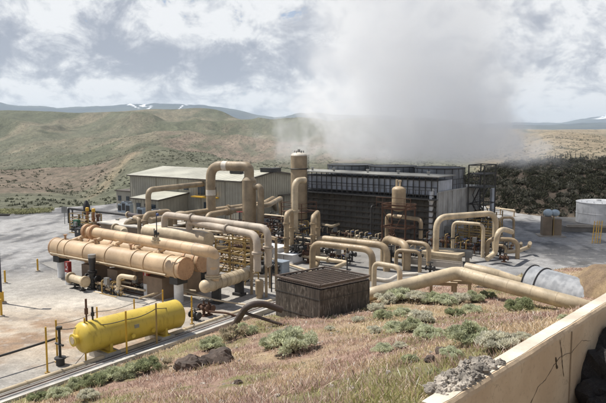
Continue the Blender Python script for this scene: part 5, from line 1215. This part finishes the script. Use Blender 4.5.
crack(0, 0, [(3.1, 7.36), (3.25, 7.0), (3.32, 6.7), (3.45, 6.4)], .014).build('crack', cm2, rw)
crack(0, 0, [(2.88, 7.02), (2.92, 6.85), (2.98, 6.72)], .05).build('crack', cm2, rw)
def rock(c, r, seed, sq=.7, fr=1.6, amp=.35, n=24, mth=14):
    m = MB(); m.sphere(Vector((0, 0, 0)), 1., n, mth, 1.); vs = []
    for v in m.v:
        v = Vector(v); q = v*fr+Vector((seed*7.1, seed*3.3, seed)); d = 1+amp*mn.fractal(q, 1.0, 2.0, 5)+.25*abs(mn.noise(q*.8))
        w = v*d; w.z *= sq
        for k in range(4):
            nn = Vector((math.sin(seed*3+k*2.1), math.cos(seed*5+k*1.7), math.sin(seed+k)*.6)).normalized(); dd = w.dot(nn)-.82
            if dd > 0: w -= nn*dd*.85
        vs.append(Vector(c)+w*r)
    mm = MB(); mm.v = [tuple(x) for x in vs]; mm.f = m.f; mm.sm = [False]*len(m.f); return mm
rockm = paint('dark_rock', (.085, .062, .05), .9, var=.25, dirt=(.24, .19, .15), dirtamt=.5, scale=2, bump=.8)
conr = paint('broken_concrete', (.37, .33, .28), .95, var=.25, dirt=(.13, .10, .08), dirtamt=.7, scale=3, bump=.9)
def onhill(px, py):
    """where the sight line of a pixel meets the slope"""
    lo = None
    for d in np.arange(9, 60, .1):
        p = WD(px, py, d)
        if p.z <= float(hill_z(p.x, p.y, True)): return Vector((p.x, p.y, float(hill_z(p.x, p.y))))
    return W(px, py)
for px, py, r, s, lb in ((192, 369, .62, 1, 'larger dark boulder in the grass, left of the pair'), (221, 362, .60, 2, 'dark boulder in the grass, right of the pair'), (207, 362, .30, 3, 'small dark rock wedged between the two boulders'), (238, 384, .14, 4, 'tiny dark stone in the grass below the boulders'),
                        (441, 353, .17, 6, 'dark rock half buried in the hollow among the sagebrush, upper one'), (430, 362, .14, 7, 'dark rock half buried in the hollow among the sagebrush, lower one'), (318, 344, .12, 8, 'small pale stone near the timber box')):
    p = onhill(px, py); o = rock(p+UP*r*.15, r, s, .75).build('rock', rockm if s != 8 else conr); tag(o, lb, 'rock', 'dark rocks on the slope' if s != 8 else None)
rb = thing('rubble_heap', 'lumpy grey heap of broken concrete on the near end of the tan wall', 'rubble', wl(-.2, .1, 7))
rnd = random.Random(5)
for k in range(190):
    a = rnd.uniform(-1.7, .45); s = rnd.uniform(-.26, .26)+.02; r = rnd.uniform(.035, .12); hgt = .03+.16*math.exp(-((a+.5)/.9)**2)*rnd.random()
    rock(wl(a, s, zw+hgt-.08), r, 20+k, .75, 2.3, .6, 14, 9).build('concrete_lump', conr, rb)
cnm = paint('black_cinder', (.03, .026, .024), .95, var=.2, dirt=(.22, .2, .18), dirtamt=.55, scale=12, bump=1.)
cn = thing('cinder_pile', 'black cinder heap against the foot of the tan wall in the corner', 'cinder pile', wl(6.5, 1.2, 5))
for (a, s, z, r, sd) in ((5.3, 1.2, 5.3, 1.2, 3), (6.5, 1.1, 5.7, 1.25, 5), (4.2, 1.4, 5.0, .9, 6)):
    rock(wl(a, s, z), r, sd, .95, 1.9, .35, 48, 30).build('cinders', cnm, cn)

# dirt heaped over the culvert
dm = MB(); NN = 40
def mound(name, label, c, ax, la, lb_, h, seed, col=(.42, .31, .19)):
    u = Vector(ax).normalized(); v = Vector((-u.y, u.x, 0)); g_ = np.linspace(-1, 1, 61); U, V = np.meshgrid(g_, g_, indexing='ij')
    x = c[0]+u.x*U*la+v.x*V*lb_; y = c[1]+u.y*U*la+v.y*V*lb_; rr = np.sqrt(U**2+V**2)+.25*fbm(U*2+seed, V*2, 4, seed)
    z = c[2]+h*(sst(1.05, .5, rr))+.25*fbm(x*1.1, y*1.1, 5, seed+3)*sst(1.1, .5, rr)-.5*sst(.85, 1.3, rr)
    CC = np.zeros(U.shape+(3,))+np.array(col); CC = mixc3(CC, np.array((.30, .22, .15)), sst(-.05, .2, fbm(x*.9, y*.9, 4, seed+8)))
    o = raw(name, np.stack([x, y, z], -1).reshape(-1, 3), grid_faces(61, 61), colmat('loose_dirt', detail=((3., .15), (18., .25), (70., .3)), bump=.9, bdist=.08), col=CC.reshape(-1, 3))
    return o
cc0 = ca.lerp(cb, .72); o = mound('dirt_mound', '', (cc0.x+1.2, cc0.y-.1, .1), cdn, 7.2, 3.7, 2.9, 5); tag(o, 'tan dirt mound heaped over the corrugated culvert', 'dirt mound')

# ============================================================ DARK BANK
bpx = np.arange(455, 830, 2.5); toe_y = np.interp(bpx, [455, 490, 520, 560, 606, 700, 830], [204, 207, 214, 219, 225, 232, 236]); cr_y = np.interp(bpx, [455, 476, 490, 500, 512, 525, 540, 560, 606, 700, 830], [182, 175, 170, 166.5, 163.5, 162.5, 160.5, 159.5, 159.5, 158, 157])
tt = np.concatenate([np.linspace(-.1, 1, 60), np.linspace(1.05, 2.2, 14)]); P_, T_ = np.meshgrid(bpx, tt, indexing='ij')
dt = 12*F/(toe_y-133); dc = dt+np.interp(bpx, [455, 500, 606, 830], [18, 24, 30, 34]); zc_ = H-dc*(cr_y-133)/F
Dd = dt[:, None]+(dc-dt)[:, None]*T_; Xb = Dd*(P_-303)/F; Yb_ = Dd
s_ = np.clip(T_, 0, 1); Zb = -.3+(zc_[:, None]+.3)*(s_**.85)*(T_ >= 0)-np.where(T_ < 0, .5, 0); Zb = np.where(T_ > 1, zc_[:, None]-(T_-1)*9, Zb); Zb = Zb+.55*fbm(Xb*.22, Yb_*.22, 4, 81)*sst(0, .15, T_)
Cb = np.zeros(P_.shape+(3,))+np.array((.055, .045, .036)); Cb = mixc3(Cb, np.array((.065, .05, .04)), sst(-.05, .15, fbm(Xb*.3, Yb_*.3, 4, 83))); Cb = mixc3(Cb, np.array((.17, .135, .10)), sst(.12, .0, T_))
o = raw('bank', np.stack([Xb, Yb_, Zb], -1).reshape(-1, 3), grid_faces(*P_.shape)[:, ::-1], colmat('bank_soil', detail=((1., .2), (6., .3)), bump=.8, bdist=.15), col=Cb.reshape(-1, 3)); o['kind'] = 'structure'

# leaf cloud helper: many small triangles; crown = list of lumps
def leaf_cloud(centres, radii, nper, leaf, col, seed, flat=.8, stretch=1.6, colvar=.25, up=.3):
    r = np.random.default_rng(seed); cen = np.repeat(np.asarray(centres, float), nper, 0); rad = np.repeat(np.asarray(radii, float), nper)
    n = len(cen); d = r.normal(size=(n, 3)); d /= np.linalg.norm(d, axis=1)[:, None]; d[:, 2] = np.abs(d[:, 2])*1.0-.25
    q = cen+d*(rad*(r.random(n)**.35))[:, None]*np.array((1, 1, flat)); a = r.normal(size=(n, 3))*.7+d+np.array((0, 0, up)); a /= np.linalg.norm(a, axis=1)[:, None]
    b = np.cross(a, r.normal(size=(n, 3))); b /= np.linalg.norm(b, axis=1)[:, None]; L = leaf*(.6+.8*r.random(n))[:, None]
    v = np.stack([q-b*L*.5, q+b*L*.5, q+a*L*stretch], 1).reshape(-1, 3); f = np.arange(n*3).reshape(-1, 3)
    lump = np.repeat(r.normal(size=len(centres)), nper); c = np.asarray(col)[None]*(1+colvar*lump*.6+colvar*r.normal(size=n)*.7)[:, None]
    return v, f, np.repeat(np.clip(c, .004, 1), 3, 0)
leafm = colmat('leaf_surface', rough=.8, detail=((6., .15),), bump=0, spec=.1, trans=.38)
# bushes covering the bank: one mass
r = np.random.default_rng(4); cen = []; rad = []; cols = []
VV = []; FF = []; CC = []; off = 0
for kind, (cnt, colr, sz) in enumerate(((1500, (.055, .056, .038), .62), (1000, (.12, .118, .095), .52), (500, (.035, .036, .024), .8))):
    ip = r.random(cnt)*(len(bpx)-2); it = r.random(cnt)**.9*1.12+.02; jj = it*59/1.1+5.
    xi = np.interp(ip, np.arange(len(bpx)), np.arange(len(bpx))).astype(int); ti = np.clip(np.searchsorted(tt, it), 0, len(tt)-1)
    fr = ip-xi; X_ = Xb[xi, ti]*(1-fr)+Xb[xi+1, ti]*fr; Y_ = Yb_[xi, ti]*(1-fr)+Yb_[xi+1, ti]*fr; Z_ = Zb[xi, ti]*(1-fr)+Zb[xi+1, ti]*fr
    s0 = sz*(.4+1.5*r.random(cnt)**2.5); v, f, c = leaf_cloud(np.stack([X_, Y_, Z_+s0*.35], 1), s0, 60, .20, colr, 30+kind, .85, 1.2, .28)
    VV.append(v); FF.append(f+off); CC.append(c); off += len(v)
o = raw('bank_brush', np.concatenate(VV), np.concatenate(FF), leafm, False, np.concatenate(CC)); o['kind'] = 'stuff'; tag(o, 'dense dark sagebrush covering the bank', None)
# little fence on the crest
fo = thing('crest_fence', 'small wire fence with thin posts on the crest of the dark bank', 'fence', (Xb[40, 59], Yb_[40, 59], Zb[40, 59])); prev = None; wire = []
for px in np.arange(550, 592, 5.2):
    i = int(np.argmin(abs(bpx-px))); b = Vector((Xb[i, 59], Yb_[i, 59], Zb[i, 59])); h = .7+random.uniform(-.15, .15); MB().bar(b, b+UP*(h+.4), .08).build('post', DARK, fo); wire.append(b+UP*(h+.15))
MB().sweep(wire, .02, 5).build('wire', DARK, fo)

# ============================================================ SAGEBRUSH AND PLANTS ON THE SLOPE
stemm = paint('woody_stem', (.13, .10, .07), .9)
def bush_proto(seed, colr, lumps=26, nper=190, leaf=.030, spread=.40):
    r = np.random.default_rng(seed); cen = []; rad = []
    for k in range(lumps):
        a = r.random()*6.28; d = spread*math.sqrt(r.random()); cen.append((d*math.cos(a), d*math.sin(a), .08+.34*r.random()*(1-d/spread*.5))); rad.append(.07+.10*r.random())
    v, f, c = leaf_cloud(cen, rad, nper, leaf, colr, seed, .95, 1.9, .16, .7)
    root = bpy.data.objects.new('sagebrush', None); COL.objects.link(root)
    raw('foliage', v, f, leafm, False, c, root)
    m = MB()
    for (x, y, z) in cen: m.sweep([Vector((0, 0, -.15)), Vector((x*.4, y*.4, z*.4)), Vector((x, y, z))], [.022, .014, .006], 5)
    m.build('stem', stemm, root); return root
SG = 'sagebrush growing on the slope'
protos = [bush_proto(1, (.60, .62, .45)), bush_proto(2, (.50, .52, .35)), bush_proto(3, (.68, .66, .54)), bush_proto(4, (.36, .39, .23)), bush_proto(5, (.50, .44, .32), 13, 170)]
used = set()
bushes = [
 (293, 352, 42, 0, 'biggest pale green sagebrush at the lower corner of the timber box'), (270, 349, 20, 1, 'sagebrush tucked against the left side of the biggest one'), (212, 350, 24, 1, 'grey-green sagebrush above the right boulder, by the trench'),
 (232, 340, 26, 4, 'brownish sagebrush between the trench and the timber box'), (246, 335, 22, 1, 'small green sagebrush below the thick brown pipe'), (130, 376, 24, 1, 'sagebrush beside the trench below the yellow tank, upper right of its row'),
 (147, 373, 26, 3, 'dark green sagebrush right of the one below the yellow tank'), (112, 380, 24, 1, 'sagebrush in the middle of the row along the trench'), (95, 386, 26, 3, 'dark green sagebrush left of the row middle along the trench'), (76, 390, 22, 1, 'sagebrush at the lower left end of the trench row'),
 (60, 398, 22, 0, 'lowest left sagebrush at the picture bottom beside the trench'), (88, 401, 20, 2, 'pale sagebrush at the bottom left below the trench row'), (38, 402, 20, 3, 'dark sagebrush farthest left at the bottom'),
 (165, 368, 18, 4, 'small brownish bush between the boulders and the trench'), (386, 303, 22, 2, 'pale sagebrush just right of the timber box under the slope pipe'), (402, 301, 26, 0, 'sagebrush second from the timber box under the slope pipe'),
 (417, 302, 22, 2, 'pale sagebrush third from the timber box under the slope pipe'), (376, 311, 16, 2, 'small pale bush near the right corner of the timber box'), (431, 304, 22, 1, 'sagebrush left of the pale pipe support'), (446, 305, 22, 0, 'light green sagebrush in front of the pale pipe support'),
 (460, 303, 20, 2, 'pale sagebrush right of the pale pipe support'), (474, 302, 20, 1, 'sagebrush under the descending slope pipe'), (488, 298, 14, 3, 'dark small bush tight under the descending slope pipe'), (455, 317, 18, 3, 'dark green round bush in the middle of the upper slope'),
 (471, 313, 18, 0, 'light bush just right of the dark green round bush'), (519, 311, 26, 3, 'round dark green bush alone in front of the slope pipe end'), (402, 317, 18, 0, 'light bush in the middle of the slope above the group of three'), (383, 319, 18, 1, 'bush left of the light one in the middle of the slope'),
 (421, 322, 24, 2, 'pale bush in the middle of the slope'), (396, 333, 24, 0, 'light green bush left in the middle group'), (412, 331, 24, 1, 'green bush in the centre of the middle group'), (430, 340, 28, 0, 'large light green bush above the dark hollow'),
 (374, 333, 14, 2, 'tiny pale bush left of the middle group'), (383, 353, 20, 0, 'light bush alone left of the dark hollow'), (400, 349, 14, 2, 'small pale bush between the lone light bush and the hollow'), (468, 345, 40, 1, 'large spreading grey-green bush in the lower middle slope'),
 (497, 353, 40, 2, 'largest pale grey bush near the tan wall'), (522, 343, 20, 2, 'pale bush close to the wall, right of the largest grey one'), (452, 359, 22, 0, 'light green bush in front of the spreading grey-green one'), (410, 363, 16, 1, 'small bush below the lone light bush'), (435, 378, 16, 1, 'small green bush left of the rubble heap'),
 (358, 322, 12, 2, 'tiny pale tuft on the slope right below the timber box'), (330, 331, 10, 2, 'tiny pale tuft by the front corner of the timber box'), (565, 322, 14, 0, 'small green tuft near the top of the wall'), (540, 322, 12, 4, 'small dry tuft above the wall')]
for px, py, wpx, k, lb in bushes:
    p = onhill(px, py); sc = wpx*1.24/F*p.y*1.0
    if k not in used: o = protos[k]; used.add(k); o.location = p; o.rotation_euler = (0, 0, random.random()*6.28); o.scale = (sc, sc, sc*1.2); o['category'] = 'sagebrush'; o['group'] = SG; o['label'] = lb
    else:
        o = copy_tree(protos[k], p, random.random()*6.28, lb, sc)
# road verge shrubs at the far left and by the annex
for i, (px, py, wpx, k, lb) in enumerate(((130, 207.5, 9, 1, 'green bush at the corner of the small annex by the road'), (139, 205, 7, 3, 'dark bush behind the annex corner'), (122, 206, 6, 1, 'small bush where the road bends behind the annex'))):
    p = W(px, py); copy_tree(protos[k], Vector((p.x, p.y, -.1)), i*1.3, lb, wpx*1.3/F*p.y)
r = np.random.default_rng(8); cnt = 420; vx = r.random(cnt); pxv = -60+vx*112; pyv = 211.5+r.random(cnt)*3.0-np.maximum(0, (pxv-20))*.06+np.maximum(0, (-pxv))*.0
cv = np.array([tuple(W(a, b)) for a, b in zip(pxv, pyv)]); v, f, c = leaf_cloud(cv+np.array((0, 0, .15)), .25+.45*r.random(cnt), 40, .13, (.30, .30, .17), 77, .8, 1.3, .4)
o = raw('verge_brush', v, f, leafm, False, c); o['kind'] = 'stuff'; tag(o, 'low green brush on the verge beyond the road', None)
ve = [W(-200, 214.), W(-60, 214.3), W(0, 214.2), W(30, 212.5), W(50, 210), W(49, 209), W(0, 210.5), W(-200, 211)]
o = raw('verge', [(p.x, p.y, .03) for p in ve], [list(range(8))], paint('verge_soil', (.27, .23, .12), .95, dirt=(.14, .15, .06), dirtamt=.6), False); o['kind'] = 'structure'

# ============================================================ GRASS
r = np.random.default_rng(21); N = 1150000; x = r.uniform(-15, 24, N); y = r.uniform(9.5, 56, N); keep = r.random(N) < np.minimum(1, (15./y)**1.7)*np.where(y < 20, 1, .9)
ang = np.abs(x/y) < .56; x = x[keep & ang]; y = y[keep & ang]; z = hill_z(x, y)
s = (x-WL0.x)*WLn.x+(y-WL0.y)*WLn.y; ok = (s < -.03) & (z > .03); clump = fbm(x*.8, y*.8, 4, 91)+.6*fbm(x*3., y*3., 3, 92); ok &= r.random(len(x)) < np.clip(.5+2.4*clump, .06, 1); x, y, z, clump = x[ok], y[ok], z[ok], clump[ok]; n = len(x)
base = hill_col(x, y); typ = r.random(n); near_green = np.exp(-((np.hypot((x-2.3)/3.4, (y-13.6)/3.)))**2)
pinkc = np.array((.46, .325, .265)); straw = np.array((.64, .51, .34)); gr = np.array((.36, .35, .15)); pal = np.array((.80, .67, .56))
n1 = fbm(x*.28, y*.28, 5, 60); col = mixc3(np.zeros((n, 3))+pinkc, straw, sst(-.14, .12, n1+.3*(typ-.5))); col = np.where((typ > .78)[:, None], pal, col); gmask = r.random(n) < np.clip(.06+near_green*.5+1.2*(fbm(x*.5+9, y*.5, 4, 80)), 0, .85); col = np.where(gmask[:, None], gr, col)
col = col*(1+.22*r.normal(size=n))[:, None]
hh = (.05+.15*r.random(n)**1.7)*(1+.8*clump)*(.85+.5*near_green); wd = .0035+.003*r.random(n)+y*.00034
an = r.random(n)*6.28; lean = r.normal(size=(n, 2))*.5; bx = np.cos(an)*wd; by = np.sin(an)*wd
p0 = np.stack([x-bx*.5, y-by*.5, z-.02], 1); p1 = np.stack([x+bx*.5, y+by*.5, z-.02], 1); tipx = x+lean[:, 0]*hh; tipy = y+lean[:, 1]*hh
p2 = np.stack([tipx+bx*.9, tipy+by*.9, z+hh*.8], 1); p3 = np.stack([tipx+lean[:, 0]*hh*.3, tipy+lean[:, 1]*hh*.3, z+hh*1.1], 1); p4 = np.stack([tipx-bx*.9, tipy-by*.9, z+hh*.8], 1)
v = np.stack([p0, p1, p2, p3, p4], 1).reshape(-1, 3); f = np.arange(n*5).reshape(-1, 5); c5 = np.repeat(np.clip(col, .01, .9), 5, 0)
o = raw('dry_grass', v, f, colmat('grass_blade', rough=.85, detail=((4., .1),), bump=0, spec=.1, trans=.3), False, c5); o['kind'] = 'stuff'; tag(o, 'dry reddish cheatgrass with patches of green covering the slope', None)
print('grass blades', n)
# small stones
r = np.random.default_rng(5)
m = MB()
for k in range(420):
    y_ = r.uniform(12, 46); x_ = r.uniform(-.3, .42)*y_; z_ = float(hill_z(x_, y_)); s = (x_-WL0.x)*WLn.x+(y_-WL0.y)*WLn.y
    if s > -.1 or z_ < .05: continue
    q = r.uniform(.03, .10); mm = rock(Vector((x_, y_, z_)), q, k, .6, 1.5, .4, 7, 5); m.add(mm.v, mm.f)
o = m.build('pebbles', conr); o['kind'] = 'stuff'; tag(o, 'small stones scattered through the dry grass', None)

# scrub dotted over the near hills
r = np.random.default_rng(55); VV = []; FF = []; CC = []; off = 0
Rr = np.exp(r.uniform(math.log(150), math.log(1100), 13000)); pp = r.uniform(-30, 640, 13000); ri = np.clip(np.searchsorted(Rv, Rr), 1, len(Rv)-1); ci = np.clip(np.searchsorted(pxs, pp), 1, len(pxs)-1)
fr = ((Rr-Rv[ri-1])/(Rv[ri]-Rv[ri-1]))[:, None]; hx = HX[ri-1, ci][:, None]*(1-fr)+HX[ri, ci][:, None]*fr; hy = HY[ri-1, ci][:, None]*(1-fr)+HY[ri, ci][:, None]*fr; hz_ = HZ[ri-1, ci][:, None]*(1-fr)+HZ[ri, ci][:, None]*fr
cn_ = np.concatenate([hx, hy, hz_], 1); kp = (fbm(cn_[:, 0]/40., cn_[:, 1]/40., 4, 66) > -.08) & (cn_[:, 1] > 118) & (r.random(len(cn_)) < np.clip((cn_[:, 1]-130)/330., .12, 1)); cn_ = cn_[kp]; rr_ = (.35+.5*r.random(len(cn_)))*(1+cn_[:, 1]/900.)
v, f, c = leaf_cloud(cn_, rr_, 9, .6, (.10, .105, .07), 56, .6, 1.0, .35); o = raw('hill_scrub', v, f, leafm, False, c); o['kind'] = 'stuff'; tag(o, 'low dark scrub dotted over the near hills', None)
# ============================================================ STEAM
sm_, st_, so_ = newmat('steam_volume'); sm_.node_tree.nodes.remove(so_); so_ = st_.node('ShaderNodeOutputMaterial')
geo = st_.node('ShaderNodeTexCoord').outputs['Object']; sp = st_.node('ShaderNodeSeparateXYZ'); st_.link(geo, sp.inputs[0]); M_ = st_.math
zz = sp.outputs[2]
w1 = st_.noise(geo, .075, 4, .62, .6); w2 = st_.noise(geo, .21, 3, .62)
wob_ = M_('ADD', M_('MULTIPLY', M_('SUBTRACT', w1, .5), 2.9), M_('MULTIPLY', M_('SUBTRACT', w2, .5), 1.7))
cxn = M_('ADD', 5.0, M_('MULTIPLY', zz, -.33)); dx = M_('DIVIDE', M_('SUBTRACT', sp.outputs[0], cxn), st_.mapr(zz, 3., 12., 15.8, 11.5)); dyy = M_('DIVIDE', M_('SUBTRACT', sp.outputs[1], M_('MULTIPLY', zz, -.05)), 10.5)
q = M_('SQRT', M_('ADD', M_('MULTIPLY', dx, dx), M_('MULTIPLY', dyy, dyy))); q = M_('ADD', q, wob_)
lo_ = M_('SUBTRACT', .74, st_.mapr(zz, 6., 18., 0., .5)); hi_ = M_('ADD', .98, st_.mapr(zz, 6., 18., 0., .45)); core = M_('DIVIDE', M_('SUBTRACT', hi_, q), M_('SUBTRACT', hi_, lo_), None, True); core = M_('MULTIPLY', M_('MULTIPLY', core, core), M_('SUBTRACT', 3., M_('MULTIPLY', core, 2.)))
bot = st_.mapr(M_('ADD', zz, M_('MULTIPLY', M_('SUBTRACT', w2, .5), 3.)), .2, 2.2, 0., 1.); top = st_.mapr(zz, 24., 44., 1., .0)
# thin veil around
veil = M_('MULTIPLY', st_.mapr(q, .7, 1.8, .05, 0.), 1.)
edge = M_('MULTIPLY', st_.mapr(M_('ABSOLUTE', sp.outputs[0]), 24., 31., 1., 0.), st_.mapr(M_('ABSOLUTE', sp.outputs[1]), 12.5, 16., 1., 0.))
den = M_('MULTIPLY', M_('MULTIPLY', M_('ADD', core, veil), M_('MULTIPLY', bot, top)), edge)
vp = st_.node('ShaderNodeVolumePrincipled'); vp.inputs['Color'].default_value = (.975, .985, 1., 1); vp.inputs['Anisotropy'].default_value = .0
st_.link(M_('MULTIPLY', M_('MULTIPLY', den, st_.mapr(zz, 5., 24., 1., .5)), .16), vp.inputs['Density']); st_.link(vp.outputs[0], so_.inputs['Volume'])
sc0 = Vector((13.4, 83.5, 7.4)); o = bpy.data.objects.new('steam', bpy.data.meshes.new('steam')); bxm = MB().box((0, 0, 22.), 63, 33, 44.); o.data.from_pydata(bxm.v, [], bxm.f); o.data.materials.append(sm_); COL.objects.link(o); o.location = sc0
o['kind'] = 'stuff'; tag(o, 'billowing pale steam plume rising from the cooling tower', None)
# ============================================================ HAZE AND PASSING CLOUDS
hm_, ht_, ho_ = newmat('haze_volume'); hv = ht_.node('ShaderNodeVolumePrincipled'); hv.inputs['Color'].default_value = (.74, .86, 1., 1); hv.inputs['Density'].default_value = .000050; hv.inputs['Anisotropy'].default_value = .2; ht_.link(hv.outputs[0], ho_.inputs['Volume'])
o = MB().box((0, 8900, 220), 30000, 24000, 820).build('haze', hm_); o['kind'] = 'stuff'; tag(o, 'thin haze over the far hills', None)
